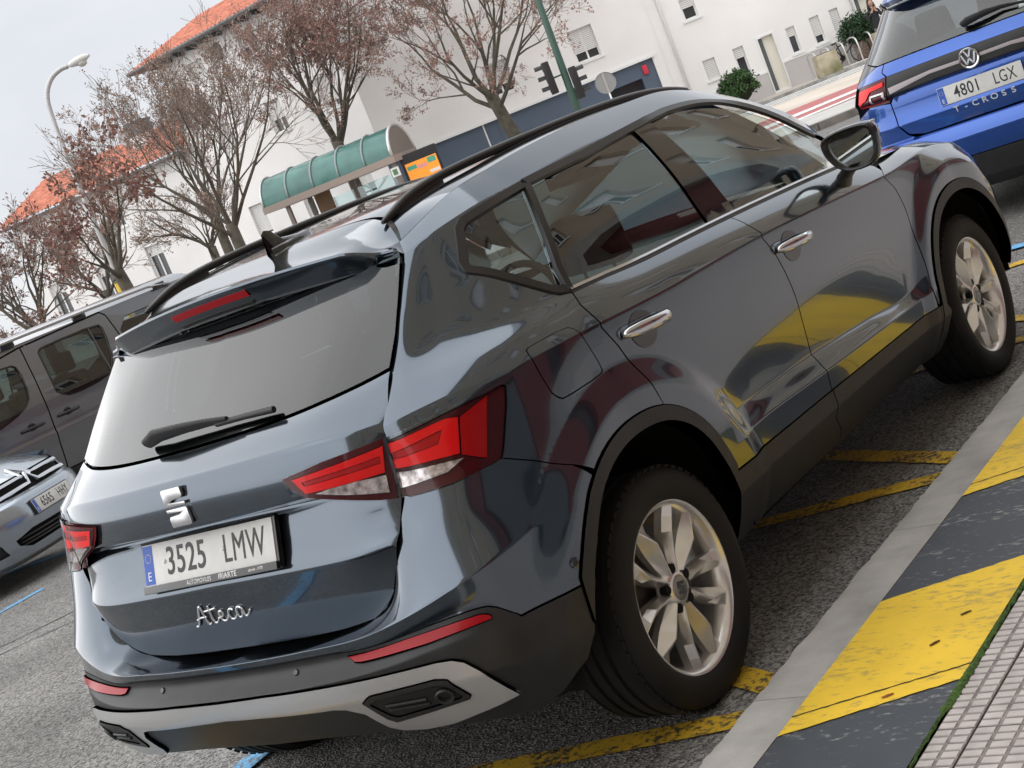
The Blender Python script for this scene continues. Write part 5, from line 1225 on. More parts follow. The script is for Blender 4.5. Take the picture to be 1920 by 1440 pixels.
# ---------------- glass, pillars, trims
def gp(nm,m,key,o=0,fl=.004,st=.04):return panel(nm,m,body,body_n,B[key],SUV,off=o,flange=fl,step=st,tsc=.15,mirror='copy')
gp('quarter_window',GLASSR,'qglass',-.004);gp('rear_door_window',GLASSR,'rglass',-.006);gp('front_door_window',GLASSC,'fglass',-.006)
gp('pillar_trim',GLOSSBLK,'bpillar',-.001,.01)
def curve_on(keypts,off,n=8):
    P=[];N_=[]
    for a,b_ in zip(keypts[:-1],keypts[1:]):
        for k in range(n):
            f=k/n;P.append((a[0]+(b_[0]-a[0])*f,a[1]+(b_[1]-a[1])*f))
    P.append(keypts[-1]);P=np.array(P)
    return body(P[:,0],P[:,1])+body_n(P[:,0],P[:,1])*off,body_n(P[:,0],P[:,1])
def rib(nm,m,pts,w,h,off=0,n=8):
    for s in (1,-1):
        P,N_=curve_on(pts,off,n);P=P.copy();N_=N_.copy();P[:,0]*=s;N_[:,0]*=s
        MB().ribbon(P,N_,w,h).build(nm,m,SUV,50)
qt=B['qtrim']
mid=lambda a,b_,f:tuple(np.array(a)+(np.array(b_)-np.array(a))*f)
qo=np.array(qt+[(1.40,9.0)]);qi=np.array(B['qglass'])
# trim frames: broad black ribbons just outside the panes
rib('window_trim',TRIM,[(1.385,9.02)]+[(1.335,9.08),(1.305,9.13),(.935,10.10),(.922,10.25),(.942,10.78),(.97,10.87),(1.37,10.91),(1.395,10.90)],.030,.006)
rib('window_trim',TRIM,[(1.392,8.95),(1.385,9.4),(1.40,10.0),(1.412,10.88)],.028,.008)
rib('window_trim',TRIM,[(1.41,10.93),(1.82,10.87),(2.2,10.95),(2.32,10.98),(2.56,11.10),(2.8,11.08),(3.05,11.02),(3.25,10.95),(3.42,10.88),(3.55,10.80)],.030,.006)
rib('belt_trim',CHROMED,[(u,t-.04) for u,t in B['belt']]+[(3.42,8.96)],.011,.006,.002)
rib('window_trim',TRIM,[(u,t-.12) for u,t in B['belt']]+[(3.42,8.88)],.016,.003)
# dividing bar in the rear door window
# ---------------- roof, windscreen, bonnet
def gapline(x):return gapy(x)+.006
xs=np.concatenate([-np.linspace(1,0,25)**.8,np.linspace(0,1,25)[1:]**.8]);ys=np.linspace(0,1,40);Gr=[]
for f in ys:
    row=[]
    for k in xs:
        y_edge0=.70
        x0=k*.552;y0=gapline(x0);y1=2.30-.10*k*k
        y=y0+(y1-y0)*f
        xe=float(_ex(max(y,.70)))
        x=k*(xe-.001);row.append((x,y,float(roofz(x,y))))
    Gr.append(row)
MB().grid(np.array(Gr)).build('roof',PAINT,SUV,180)
Gr=[]
for f in np.linspace(0,1,10):
    row=[]
    for k in np.linspace(-1,1,13):
        p0=np.array([k*.61,2.30-.10*k*k,float(roofz(k*.6,2.30-.10*k*k))-.006]);p1=np.array([k*.70,3.22-.22*k*k,1.035-.02*k*k])
        q=p0+(p1-p0)*f;q[2]+=.05*math.sin(math.pi*f);row.append(q)
    Gr.append(row)
MB().grid(np.array(Gr)).build('windscreen',GLASSC,SUV,180)
Gr=[]
for y in np.linspace(2.95,4.18,16):
    row=[];f=(y-2.95)/1.23
    for k in np.linspace(-1,1,17):
        xe=.815-.10*f-.22*f**4;ze=1.012-.075*f-.06*f**4
        x=k*xe;z=ze+(.055-.01*f)*(1-abs(k)**2.2)
        row.append((x,y+.05*(1-k*k)*f,z))
    Gr.append(row)
MB().grid(np.array(Gr)).build('bonnet',PAINT,SUV,180)
# nose below the bonnet
U=np.linspace(4.60,5.49,16);T=np.linspace(0,8.2,18);UU,TT=np.meshgrid(U,T)
for s in (1,-1):
    P=body(UU.ravel(),TT.ravel()).reshape(len(T),len(U),3).copy();P[...,0]*=s
    MB().grid(P).build('front_bumper',PAINT,SUV,180)
for o_ in panel('head_lamp',mat('headlamp_clear',(.55,.55,.57),.08,coat=.8),body,body_n,[(4.50,6.2),(4.72,6.0),(4.78,7.3),(4.60,7.6),(4.45,7.2)],SUV,off=.008,flange=.01,mirror='copy'):pass
# roof rails
for s in (1,-1):
    xr=.500*s;yy=[.726,.78,.86,.96,1.08,1.25,1.55,1.9,2.15,2.30,2.42,2.52];zz=[1.502,1.522,1.546,1.560,1.568,1.573,1.577,1.576,1.567,1.553,1.535,1.512]
    P=chaikin([(xr,a,b_-(.010 if .75<a<2.5 else .004)) for a,b_ in zip(yy,zz)],1,closed=False)
    MB().tube(P,[.005,.008,.011]+[.013]*(len(P)-6)+[.011,.008,.005],10,flat=1.0,up=(0,0,1)).build('roof_rail',TRIM,SUV,60)
    mb=MB();mb.prism([(.775,float(roofz(.5,.775))-.004),(.80,1.512),(.86,1.536),(.96,1.550),(1.02,1.556),(1.02,float(roofz(.5,1.02))-.004)],'x',xr-.010,xr+.010);mb.build('rail_foot',TRIM,SUV,30,bevel=.003)
    mb=MB();mb.prism([(2.20,1.52),(2.20,1.560),(2.30,1.545),(2.42,1.528),(2.52,1.505),(2.50,1.49)],'x',xr-.011,xr+.011);mb.build('rail_foot',TRIM,SUV,30,bevel=.003)
    P=[(s*.545,y,float(roofz(.545,y))+.001) for y in np.linspace(.95,2.22,20)]
    MB().tube(P,.0035,6).build('roof_seam',DARK,SUV)
# shark fin aerial
prof=[(.800,.062,.004),(.815,.070,.006),(.84,.062,.010),(.87,.030,.018),(.90,.024,.024),(.94,.018,.024),(.97,.008,.014),(.985,.001,.004)]
Gf=[]
for y,h,w in prof:
    zb=float(roofz(0,y))-.002;Gf.append([(-w-.004,y,zb),(-w,y,zb+h*.35),(-w*.35,y,zb+h*.85),(0,y,zb+h),(w*.35,y,zb+h*.85),(w,y,zb+h*.35),(w+.004,y,zb)])
Gf=[[(-.03*0.5,.815,float(roofz(0,.815))-.002)]*7]+Gf
MB().grid(np.array(Gf)).build('aerial',GLOSSBLK,SUV,60)
mb=MB();Gf=[]
for y,w in ((.808,.004),(.82,.022),(.86,.032),(.92,.032),(.97,.022),(.995,.003)):
    zb=float(roofz(0,y));Gf.append([(-w,y,zb-.003),(-w*.85,y,zb+.010),(0,y,zb+.016),(w*.85,y,zb+.010),(w,y,zb-.003)])
MB().grid(np.array(Gf)).build('aerial_base',GLOSSBLK,SUV,60)
# ---------------- door handles
for key in ('handle_r','handle_f'):
    (u0,t0),(u1,t1)=B[key]
    for s in (1,-1):
        um,tm=(u0+u1)/2-.01,(t0+t1)/2-.06
        mb=MB();gr=[]
        for a in np.linspace(0,1,5):
            row=[]
            for k in range(20):
                th=2*math.pi*k/20;uu=um+.066*a*math.cos(th);tt=tm+.36*a*math.sin(th)
                q=body([uu],[tt])[0]+body_n([uu],[tt])[0]*(.0015);row.append((s*q[0],q[1],q[2]))
            gr.append(row+row[:1])
        mb.grid(np.array(gr));bo=mb.build('handle_bowl',GLOSSBLK,SUV,180)
        P=[];rad=[]
        for f,h,r_ in ((0,.003,.009),(.08,.018,.015),(.2,.032,.0185),(.5,.040,.0185),(.8,.034,.018),(.93,.022,.016),(1,.005,.010)):
            uu=u0+(u1-u0)*f;tt=t0+(t1-t0)*f;q=body([uu],[tt])[0]+body_n([uu],[tt])[0]*h;P.append((s*q[0],q[1],q[2]));rad.append(r_)
        MB().tube(P,rad,12,flat=.62,up=(0,0,1)).build('door_handle',CHROME,SUV,180)
# ---------------- door mirrors
for s in (1,-1):
    mb=MB();rings=[]
    c=Vector((.965,2.60,1.120))
    prof=[(-.002,.90),(.004,1.0),(.03,1.02),(.06,.98),(.09,.84),(.115,.55),(.125,.05)]
    outl=[(-.112,.020),(-.110,.050),(-.085,.068),(-.02,.077),(.06,.076),(.098,.066),(.110,.040),(.106,-.01),(.090,-.055),(.060,-.078),(.0,-.082),(-.050,-.074),(-.085,-.045),(-.105,-.008)]
    outl=chaikin([(x*.92,z*.96) for x,z in outl],1)
    G_=[]
    for dy,k in prof:
        G_.append([(s*(c.x+x*k-.012*dy/.1),c.y+dy,c.z+z*k) for x,z in outl]+[(s*(c.x+outl[0][0]*k-.012*dy/.1),c.y+dy,c.z+outl[0][1]*k)])
    mb.grid(np.array(G_));hs=mb.build('mirror_housing',GLOSSBLK if False else PAINT,SUV,180)
    rim=[(x*.96,z*.96) for x,z in outl];inn=[(x*.80,z*.80) for x,z in outl]
    G_=[[(s*(c.x+x),c.y-.004,c.z+z) for x,z in outl+outl[:1]],[(s*(c.x+x*.93),c.y-.010,c.z+z*.93) for x,z in outl+outl[:1]],[(s*(c.x+x*.82),c.y-.004,c.z+z*.82) for x,z in outl+outl[:1]],[(s*(c.x+x*.80),c.y+.012,c.z+z*.80) for x,z in outl+outl[:1]]]
    MB().grid(np.array(G_)).build('mirror_frame',TRIM,SUV,60)
    mb=MB();mb.add([(s*(c.x+x*.81),c.y+.008+.10*(-x)*s*s*.6*.5,c.z+z*.81) for x,z in outl],[list(range(len(outl)))]);mb.build('mirror_glass',mat('mirror',(.75,.80,.78),.01,metal=1),hs,180)
    mb=MB();G_=[]
    for f,(cx,cy,cz,w,d) in enumerate([(.855,2.66,.985,.030,.060),(.875,2.655,1.02,.030,.055),(.905,2.645,1.045,.035,.05),(.95,2.64,1.065,.05,.045)]):
        G_.append([(s*(cx+w*math.cos(2*math.pi*k/12)),cy+d*math.sin(2*math.pi*k/12),cz) for k in range(13)])
    MB().grid(np.array(G_)).build('mirror_stalk',TRIM,SUV,180)
    mb=MB();mb.box((s*(c.x+.072),c.y+.04,c.z+.062),(.03,.05,.008));mb.build('mirror_indicator',mat('indicator_clear',(.5,.45,.42),.2,coat=.5),hs,30,bevel=.003)
# ---------------- wheels
def make_wheel(parent,loc,s,name='wheel'):
    x0=loc[0];W=empty(name,(0,0,0));W.parent=parent;W.location=loc
    tyre=MB()
    prof=[(.232,-.012),(.236,.004),(.246,.012),(.262,.0165),(.285,.018),(.302,.014),(.314,.004),(.322,-.012),(.3265,-.024)]
    for k in range(4):
        a=-.032-.042*k
        prof+=[(.3275,a),(.3275,a-.026),(.320,a-.029),(.320,a-.039)]
    prof+=[(.324,-.200),(.312,-.214),(.27,-.222),(.235,-.215)]
    tyre.lathe([(r_,h) for r_,h in prof],'x',72)
    tyre.v=[(p[0]*s,p[1],p[2]) for p in tyre.v]
    ty=tyre.build('tyre',RUBBER,W,30)
    # shoulder blocks
    mb=MB()
    for k in range(60):
        a=2*math.pi*k/60;m_=Matrix.Rotation(a,4,'X')@Matrix.Translation((s*-.013,0,.3182))@Matrix.Rotation(s*-.95,4,'Y')
        b_=MB().box((0,0,0),(.026,.0235,.005)).xf(m_);mb.add(b_.v,b_.f)
    mb.build('tread_block',RUBBER,W,30)
    rim=MB();rim.lathe([(.205,-.19),(.205,-.05),(.214,-.020),(.221,-.006),(.2275,.001),(.2335,.003),(.2355,.0),(.236,-.012)],'x',64)
    rim.v=[(p[0]*s,p[1],p[2]) for p in rim.v];rm=rim.build('rim',ALLOY,W,40)
    # ten twisted spokes
    for k in range(10):
        hand=1 if k%2==0 else -1
        a=R(36*k)+hand*R(-2.5)
        mb=MB()
        # stations: radius, left half-angle width(m), right width, ridge offset, ridge height, edge depth
        st=[(.050,.012,.013,.0,-.012,-.032),(.085,.015,.016,.005,-.009,-.036),(.125,.019,.019,.010,-.004,-.036),(.150,.022,.020,.012,-.002,-.034),(.190,.027,.020,-.004,-.006,-.026),(.222,.031,.021,-.018,-.010,-.016)]
        G_=[]
        for r_,wl,wr,ro_,rh,ed in st:
            L_=[(-wl,ed-.02),(-wl,ed),(ro_-.002,rh),(ro_+.002,rh),(wr,ed+.004),(wr,ed-.02)]
            G_.append([(s*h_,r_,hand*w_) for w_,h_ in L_])
        mb.grid(np.array(G_));mb.xf(Matrix.Rotation(a,4,'X'));mb.build('spoke',ALLOY,rm,14)
    hub=MB();hub.lathe([(.062,-.05),(.060,-.030),(.050,-.018),(.036,-.014),(.034,-.014)],'x',40);hub.v=[(p[0]*s,p[1],p[2]) for p in hub.v];hub.build('hub',ALLOY,rm,40)
    cap=MB();cap.lathe([(.0,-.0105),(.028,-.0105),(.032,-.012),(.034,-.016)],'x',32);cap.v=[(p[0]*s,p[1],p[2]) for p in cap.v];cp=cap.build('hub_cap',mat('cap_grey',(.35,.34,.33),.3,metal=.7),rm,40)
    mb=MB()
    for sg in (1,-1):
        pl_=[(-.018*sg,.017*sg),(.016*sg,.017*sg),(.016*sg,.009*sg),(-.004*sg,.006*sg),(.017*sg,.003*sg),(.017*sg,.0005*sg),(-.018*sg,.0005*sg)]
        mb.prism(pl_,'x',s*-.0098,s*-.0112)
    mb.xf(Matrix.Rotation(R(-16),4,'X'));mb.build('cap_badge',GLOSSBLK,rm,30)
    for k in range(5):
        a=R(72*k+18);mb=MB();mb.lathe([(.0,-.0085),(.0125,-.0085),(.0135,-.010),(.0135,-.03)],'x',14);mb.v=[(p[0]*s,p[1],p[2]) for p in mb.v]
        mb.xf(Matrix.Translation((s*-.006,.055*math.cos(a),.055*math.sin(a))));mb.build('lug_recess',DARK,rm,40)
    br=MB();br.lathe([(.0,-.075),(.15,-.075),(.15,-.095),(.0,-.095)],'x',40);br.v=[(p[0]*s,p[1],p[2]) for p in br.v];br.build('brake_disc',mat('brake_iron',(.12,.11,.10),.5,metal=.6),rm,40)
    return W
make_wheel(SUV,(.869,.872,.322),1);make_wheel(SUV,(-.869,.872,.322),-1);make_wheel(SUV,(.874,3.51,.322),1);make_wheel(SUV,(-.874,3.51,.322),-1)
# ---------------- cabin
def seat(x,y,w,parent,rear=False):
    st=empty('seat');st.parent=parent
    mb=MB();G_=[]
    for f,(dy,z,ww,th) in enumerate([(.0,.50,.9,.10),(.04,.60,.98,.12),(.0,.78,1,.11),(-.06,.95,.92,.09),(-.09,1.03,.72,.06)]):
        G_.append([(x+w/2*ww*math.cos(2*math.pi*k/16),y+dy*.6-(.06 if f>2 else 0)*.5+th*math.sin(2*math.pi*k/16)*.8,z) for k in range(17)])
    mb.grid(np.array(G_));mb.sphere((x,y-.05,1.03),(w*.33,.05,.03),12,6);mb.build('seat_back',SEATF,st,180)
    mb=MB();mb.box((x,y+.26,.46),(w,.52,.14));mb.build('seat_cushion',SEATF,st,30,bevel=.04)
    for hx in ((x,) if not rear else (x-.33,x+.33)):
        mb=MB();mb.box((hx,y-.085,1.185),(.265,.10,.19),taper=(.88,.8));mb.build('headrest',SEATF,st,60,bevel=.035)
        for d_ in (-.06,.06):MB().tube([(hx+d_,y-.08,1.0),(hx+d_,y-.085,1.12)],.007,8).build('headrest_post',CHROMED,st,180)
seat(.38,1.86,.50,SUV);seat(-.38,1.86,.50,SUV);seat(0,1.02,.86,SUV,True)
mb=MB();mb.prism([(2.50,.60),(2.48,.86),(2.58,.97),(2.80,1.0),(3.2,1.02),(3.2,.6)],'x',-.70,.70);mb.build('dashboard',CABIN,SUV,30,bevel=.02)
mb=MB();mb.tube([(-.38+.185*math.cos(a),2.33+.06*math.sin(a),.95+.175*math.sin(a)) for a in np.linspace(0,2*math.pi,33)[:-1]],.015,8,closed=True);mb.tube([(-.56,2.33,.95),(-.38,2.36,.93),(-.20,2.33,.95)],.018,8);mb.tube([(-.38,2.36,.93),(-.38,2.55,.85)],.03,8);mb.build('steering_wheel',SEATF,SUV,180)
for s in (1,-1):
    P=body(np.linspace(1.86,3.4,30),np.full(30,8.95))-body_n(np.linspace(1.86,3.4,30),np.full(30,8.95))*.05
    G_=[[(s*(p[0]-.0),p[1],p[2]-.015) for p in P],[(s*(p[0]-.035),p[1],p[2]-.03) for p in P],[(s*(p[0]-.05),p[1],p[2]-.5) for p in P]]
    MB().grid(np.array(G_)).build('door_trim',CABIN,SUV,60)
mb=MB();mb.box((0,2.2,.36),(1.4,1.5,.03));mb.build('cabin_floor',SEATF,SUV)
mb=MB();mb.box((0,.62,.95),(1.15,.45,.02));mb.build('parcel_shelf',SEATF,SUV)
Gr=[[(x,y,float(roofz(x*.93,y))-.03) for x in np.linspace(-.57,.57,9)] for y in np.linspace(.74,2.25,12)]
MB().grid(np.array(Gr)).build('headliner',CABLT,SUV,180)
mb=MB();mb.box((0,2.42,1.375),(.24,.04,.07));mb.tube([(0,2.42,1.40),(0,2.40,1.50)],.012,8);mb.build('interior_mirror',GLOSSBLK,SUV,30,bevel=.012)
# ---------------------------------------------------------------- other vehicles
def simple_wheel(parent,loc,s,r=.32,w=.2,rimm=ALLOY):
    W=empty('wheel');W.parent=parent;W.location=loc
    t=MB().lathe([(r*.68,0),(r*.74,.008),(r*.9,.006),(r*.985,-.02),(r,-.04),(r,-w+.03),(r*.9,-w),(r*.68,-w)],'x',40);t.v=[(p[0]*s,p[1],p[2]) for p in t.v];t.build('tyre',RUBBER,W,40)
    t=MB().lathe([(r*.70,.002),(r*.66,-.004),(r*.62,-.03),(r*.6,-w)],'x',40);t.v=[(p[0]*s,p[1],p[2]) for p in t.v];rm=t.build('rim',rimm,W,40)
    for k in range(5):
        b_=MB();b_.box((s*-.02,0,r*.34),(.03,.05,r*.62));b_.xf(Matrix.Rotation(R(72*k),4,'X'));b_.build('spoke',rimm,rm,30)
    b_=MB().lathe([(0,-.004),(r*.16,-.008),(r*.2,-.03)],'x',20);b_.v=[(p[0]*s,p[1],p[2]) for p in b_.v];b_.build('hub',rimm,rm,40)
    b_=MB().lathe([(0,-.08),(r*.6,-.08)],'x',24);b_.v=[(p[0]*s,p[1],p[2]) for p in b_.v];b_.build('brake_disc',DARK,rm,40)
def row_surface(rows,wfun,bow,crease):
    # rows: (y,z); lateral parameter a in [-1,1]; bow(a,z) added to y
    yz=np.array(rows,float);K=len(rows)
    def S(a,t):
        a=np.atleast_1d(np.asarray(a,float));t=np.clip(np.atleast_1d(np.asarray(t,float)),0,K-1-1e-9)
        Rr=np.empty((K,len(a),3))
        for k,(y,z) in enumerate(yz):
            Rr[k,:,0]=a*wfun(z);Rr[k,:,1]=y+bow(a,z);Rr[k,:,2]=z-.02*np.abs(a)**3*(1 if z>.5 else 0)
        w=np.array(crease,float)[:,None,None]*np.ones_like(Rr[...,:1]);h,mL,mR=_tangents(Rr,w)
        k=t.astype(int);g=(t-k)[:,None];n=np.arange(len(a))
        return _hermite(Rr[k,n],Rr[k+1,n],mR[k,n]*h[k,n],mL[k+1,n]*h[k,n],g)
    def Nn(a,t,e=.005):
        u=S(np.asarray(a)+e,t)-S(np.asarray(a)-e,t);v=S(a,np.asarray(t)+.03)-S(a,np.asarray(t)-.03);n=np.cross(u,v);return n/np.maximum(np.linalg.norm(n,axis=1,keepdims=True),1e-9)
    return S,Nn
# ---- blue crossover ahead
BLUE=car_paint('blue_paint',(.010,.078,.37),.6,.20)
BX=empty('blue_crossover',(.02,6.81,0),.06,'bright blue crossover parked ahead of the grey SUV','car')
TR=[(.20,.22),(.07,.30),(.01,.455),(-.03,.575),(.0,.655),(.05,.668),(.03,.765),(.055,.945),(.0,.965),(.008,1.08),(.055,1.155),(.16,1.32),(.27,1.47),(.17,1.50),(.20,1.525),(.60,1.565),(1.6,1.585),(2.2,1.56)]
TCR=[0,1,1,1,1,1,1,1,1,1,1,0,1,1,.6,0,0,0]
_wz=spline([.2,.4,.7,1.0,1.15,1.3,1.47,1.6],[.82,.87,.88,.85,.765,.665,.575,.54])
tcS,tcN=row_surface(TR,lambda z:float(_wz(z)),lambda a,z:.06*a**2+.24*np.abs(a)**5,TCR)
def ax(X,z):return X/float(_wz(z))
def tp(nm,m,o,par=BX,off=0,fl=.012,holes=(),step=.03,rn=.003):return panel(nm,m,tcS,tcN,o,par,off=off,flange=fl,step=step,tsc=.1,holes=holes,rnd=rn)
def symm(h):return h+[(-a,t) for a,t in h[::-1] if abs(a)>1e-6]
tp('bumper_cladding',PLASTIC,symm([(0,0),(.97,0),(1,1),(1,2.0),(.9,1.98),(0,1.98)]))
tp('rear_bumper',BLUE,symm([(0,2.02),(.9,2.02),(1,2.05),(1,6.6),(.82,6.95),(.66,6.8),(.645,6.0),(.60,5.3),(.5,4.6),(.3,4.45),(0,4.45)]))
gateB=tp('tailgate',BLUE,symm([(0,5.02),(.47,5.02),(.58,5.3),(.635,6.0),(.65,6.8),(.62,7.0),(.47,7.15),(.43,7.55),(.28,7.9),(0,7.9)]))
tp('gate_band',PLASTIC,symm([(0,7.92),(.28,7.92),(.435,7.57),(.48,7.17),(.63,7.02),(.652,6.9),(.645,8.98),(0,9.0)]),gateB,.004)
tp('tailgate_upper',BLUE,symm([(0,9.02),(.645,9.0),(.70,9.4),(.70,9.97),(0,9.97)]),gateB)
GLASSX=glass('crossover_rear_glass',(.45,.55,.53),ior=1.55)
tp('rear_window',GLASSX,symm([(0,10.03),(.78,10.03),(.93,10.2),(.94,10.9),(.90,11.97),(0,11.97)]),gateB,.0,.006)
tp('glass_border',mat('glass_print',(.012,.012,.013),.35),symm([(0,10.04),(.77,10.04),(.92,10.22),(.93,10.9),(.89,11.95),(0,11.95)]),gateB,-.004,0,holes=[symm([(0,10.28),(.12,10.28),(.18,10.2),(.60,10.2),(.70,10.4),(.73,10.8),(.70,11.35),(.62,11.5),(0,11.62)])])
tp('spoiler',BLUE,symm([(0,12.02),(.86,12.02),(.9,13),(.86,14.2),(0,14.2)]))
tp('roof',BLUE,symm([(0,14.22),(.86,14.22),(1,15),(1,17),(0,17)]))
for s in (1,-1):
    tp('quarter_pillar',GLOSSBLK,[(s*.80,10.0),(s*.99,9.2),(s*1.0,11),(s*1,12.5),(s*.93,13.5),(s*.91,12.0),(s*.95,10.9),(s*.94,10.18)])
    tp('quarter_panel',BLUE,[(s*.66,9.0),(s*.99,8.9),(s*1,9.15),(s*.79,9.97),(s*.71,9.97),(s*.71,9.4)])
    L_=[(s*.655,6.85),(s*.84,6.92),(s*.93,7.0),(s*.93,8.9),(s*.655,8.97)]
    tp('tail_lamp',REDDK,L_,BX,.006,.012,step=.02)
    tp('lamp_guide',REDHOT,[(s*.675,8.80),(s*.92,8.70),(s*.92,7.95),(s*.84,8.15),(s*.80,8.52),(s*.675,8.6)],BX,.012,.004,step=.015,rn=.001)
    tp('lamp_guide',REDHOT,[(s*.67,7.05),(s*.91,7.08),(s*.93,7.6),(s*.86,7.75),(s*.82,7.45),(s*.67,7.40)],BX,.012,.004,step=.015,rn=.001)
    tp('reversing_lamp',WHITEL,[(s*.67,7.75),(s*.80,7.75),(s*.80,8.3),(s*.67,8.3)],BX,.012,.004,step=.015,rn=.001,holes=[[(s*.67+.02*s,7.85),(s*.785,7.85),(s*.785,8.2),(s*.69,8.2)]])
    # side of the car
    P=tcS(np.full(60,s*1.0),np.linspace(0,17,60))
    G_=[]
    for yy in np.linspace(0,3.9,14):
        G_.append([(p[0]+s*(.02*math.sin(math.pi*min(1,yy/3.9))),max(p[1],.0)+yy if yy>0 else p[1],p[2]) for p in P[:42]])
    MB().grid(np.array(G_)).build('body_side',BLUE,BX,180)
    for yw in (.72,3.27):
        simple_wheel(BX,(s*.84,yw,.325),s,.325)
tp('chrome_strip',mat('pink_grey_strip',(.42,.38,.39),.35,metal=.5),symm([(0,8.36),(.30,8.38),(.62,8.05),(.635,8.40),(.30,8.56),(0,8.54)]),gateB,.007,.004,rn=.001)
mb=MB().box((0,1.8,.5),(1.55,2.9,.5));mb.build('underbody',DARK,BX)
mb=MB().box((0,.50,1.02),(1.1,.06,.12));mb.build('rear_seat',SEATF,BX,30,bevel=.03)
for x in (-.42,0,.42):
    MB().box((x,1.0,1.24),(.26,.1,.2),taper=(.85,.8)).build('headrest',SEATF,BX,60,bevel=.04)
MB().box((0,1.0,.95),(1.25,.12,.35)).build('seat_back',SEATF,BX,60,bevel=.04)
# badge: ring with V and W strokes
def tframe(a,t,off=0):
    P=tcS([a],[t])[0];n=Vector(tcN([a],[t])[0]);return frame_matrix(Vector(P)+n*off,(1,0,0),n.cross(Vector((1,0,0))))
M=tframe(0,8.46,.012)
mb=MB();mb.lathe([(.049,-.01),(.050,.006),(.058,.009),(.063,.004),(.063,-.012)],'z',36);mb.xf(M).build('badge_ring',CHROME,gateB,50)
mb=MB();mb.lathe([(0,.001),(.05,.001)],'z',30);mb.xf(M).build('badge_disc',GLOSSBLK,gateB)
def stroke(mb,pts,w,z0=.001,z1=.007):
    for (x0,y0),(x1,y1) in zip(pts[:-1],pts[1:]):
        d=Vector((x1-x0,y1-y0,0));g=Vector((-d.y,d.x,0)).normalized()*w/2;a_=Vector((x0,y0,0));b_=Vector((x1,y1,0))
        mb.prism([(a_-g)[:2],(b_-g)[:2],(b_+g)[:2],(a_+g)[:2]],'z',z0,z1)
mb=MB();stroke(mb,[(-.019,.046),(0,.006),(.019,.046)],.010);stroke(mb,[(-.041,.029),(-.021,-.036),(0,-.002),(.021,-.036),(.041,.029)],.010,.001,.0065);mb.xf(M).build('badge_letters',CHROME,gateB,30)
number_plate('number_plate','4801','LGX',tframe(0,6.42,.012),BX)
bpy.data.objects['number_plate']
Mt=tframe(0,5.93,.004)
for k,ch in enumerate('T-CROSS'):
    text_mesh('model_letter',ch,.052,mat('bright_letter',(.85,.85,.85),.35,metal=.3),gateB,tframe(ax(-.178+.0583*k,.75),5.86,.003),.002,width=1.15,bold=True)
mb=MB();P=[tcS([a],[t])[0]+tcN([a],[t])[0]*h for a,t,h in ((.01,10.22,.03),(.06,10.24,.05),(.2,10.30,.05),(.33,10.34,.035),(.46,10.28,.03),(.55,10.24,.02))]
mb.tube(P,[.025,.03,.024,.016,.010,.012],8,flat=.6,up=(0,-.6,.7));mb.build('wiper_arm',PLASTIC,BX,60)
# ---- grey van on the far side of the street
VANP=car_paint('van_grey',(.15,.155,.17),.4,.25)
gv=-.25
VAN=empty('grey_van',(-9.95,7.0,gv),0,'charcoal grey passenger van with roof rails standing across the street','van')
def vS(y,z):
    y=np.atleast_1d(np.asarray(y,float));z=np.atleast_1d(np.asarray(z,float))
    x=.85-.13*np.clip((z-.80)/.62,0,None)**1.7-.03*np.clip((.45-z)/.3,0,None)**2-.02*((y-7)/2)**2+.012*np.exp(-((z-.58)/.05)**2)
    return np.stack([x,y-7.0,z-gv],1)
def vN(y,z,e=.01):
    a=vS(np.asarray(y)+e,z)-vS(np.asarray(y)-e,z);b_=vS(y,np.asarray(z)+e)-vS(y,np.asarray(z)-e);n=np.cross(a,b_);return n/np.linalg.norm(n,axis=1,keepdims=True)
def vp(nm,m,o,off=0,fl=.02,holes=(),rn=.004,par=VAN):
    z=[p[1] for p in o];return panel(nm,m,vS,vN,o,par,off=off,flange=fl,step=.06,bstep=.03,tsc=1,tlines=np.arange(min(z)+.02,max(z),.05),holes=holes,rnd=rn,mirror='copy')
win=chaikin([(6.70,1.30),(6.72,1.375),(6.80,1.39),(7.50,1.395),(7.53,1.33),(7.40,.95),(7.25,.885),(6.80,.865),(6.66,.94),(6.655,1.0)],1)
fwin=chaikin([(5.0,.72),(5.6,.80),(6.05,.87),(6.26,.93),(6.37,1.02),(6.42,1.30),(6.36,1.35),(5.9,1.34),(5.55,1.25)],1)
rwin=chaikin([(7.70,1.36),(8.30,1.37),(8.55,1.30),(8.60,.95),(7.70,.92)],1)
shut=[(6.42,.25),(6.47,.75),(6.49,.98),(6.53,1.25),(6.57,1.46)]
vp('door',VANP,[(y-.007,z) for y,z in shut]+[(5.6,1.36),(5.1,1.0),(4.85,.75),(4.95,.25)],holes=[fwin[::-1]])
vp('sliding_door',VANP,[(y+.007,z) for y,z in shut[::-1]]+[(6.45,.25),(7.45,.25),(7.60,.6),(7.66,1.0),(7.645,1.44),(7.60,1.485)],holes=[win[::-1]])
vp('quarter_panel',VANP,[(7.47,.25),(8.95,.25),(9.05,.9),(8.9,1.50),(6.59,1.50),(5.6,1.50),(5.55,1.37),(6.55,1.475),(7.61,1.50),(7.66,1.45),(7.675,1.0),(7.615,.6)],holes=[rwin[::-1]])
gv_=glass('van_glass',(.30,.36,.35));gvc=glass('van_glass_clear',(.55,.68,.65))
vp('window',gv_,win,-.008,0);vp('window',gvc,fwin,-.008,0);vp('window',gv_,rwin,-.008,0)
sill_=[(4.9,.02),(9.0,.02),(9.0,.24),(4.9,.24)];vp('sill_cladding',PLASTIC,sill_,.004)
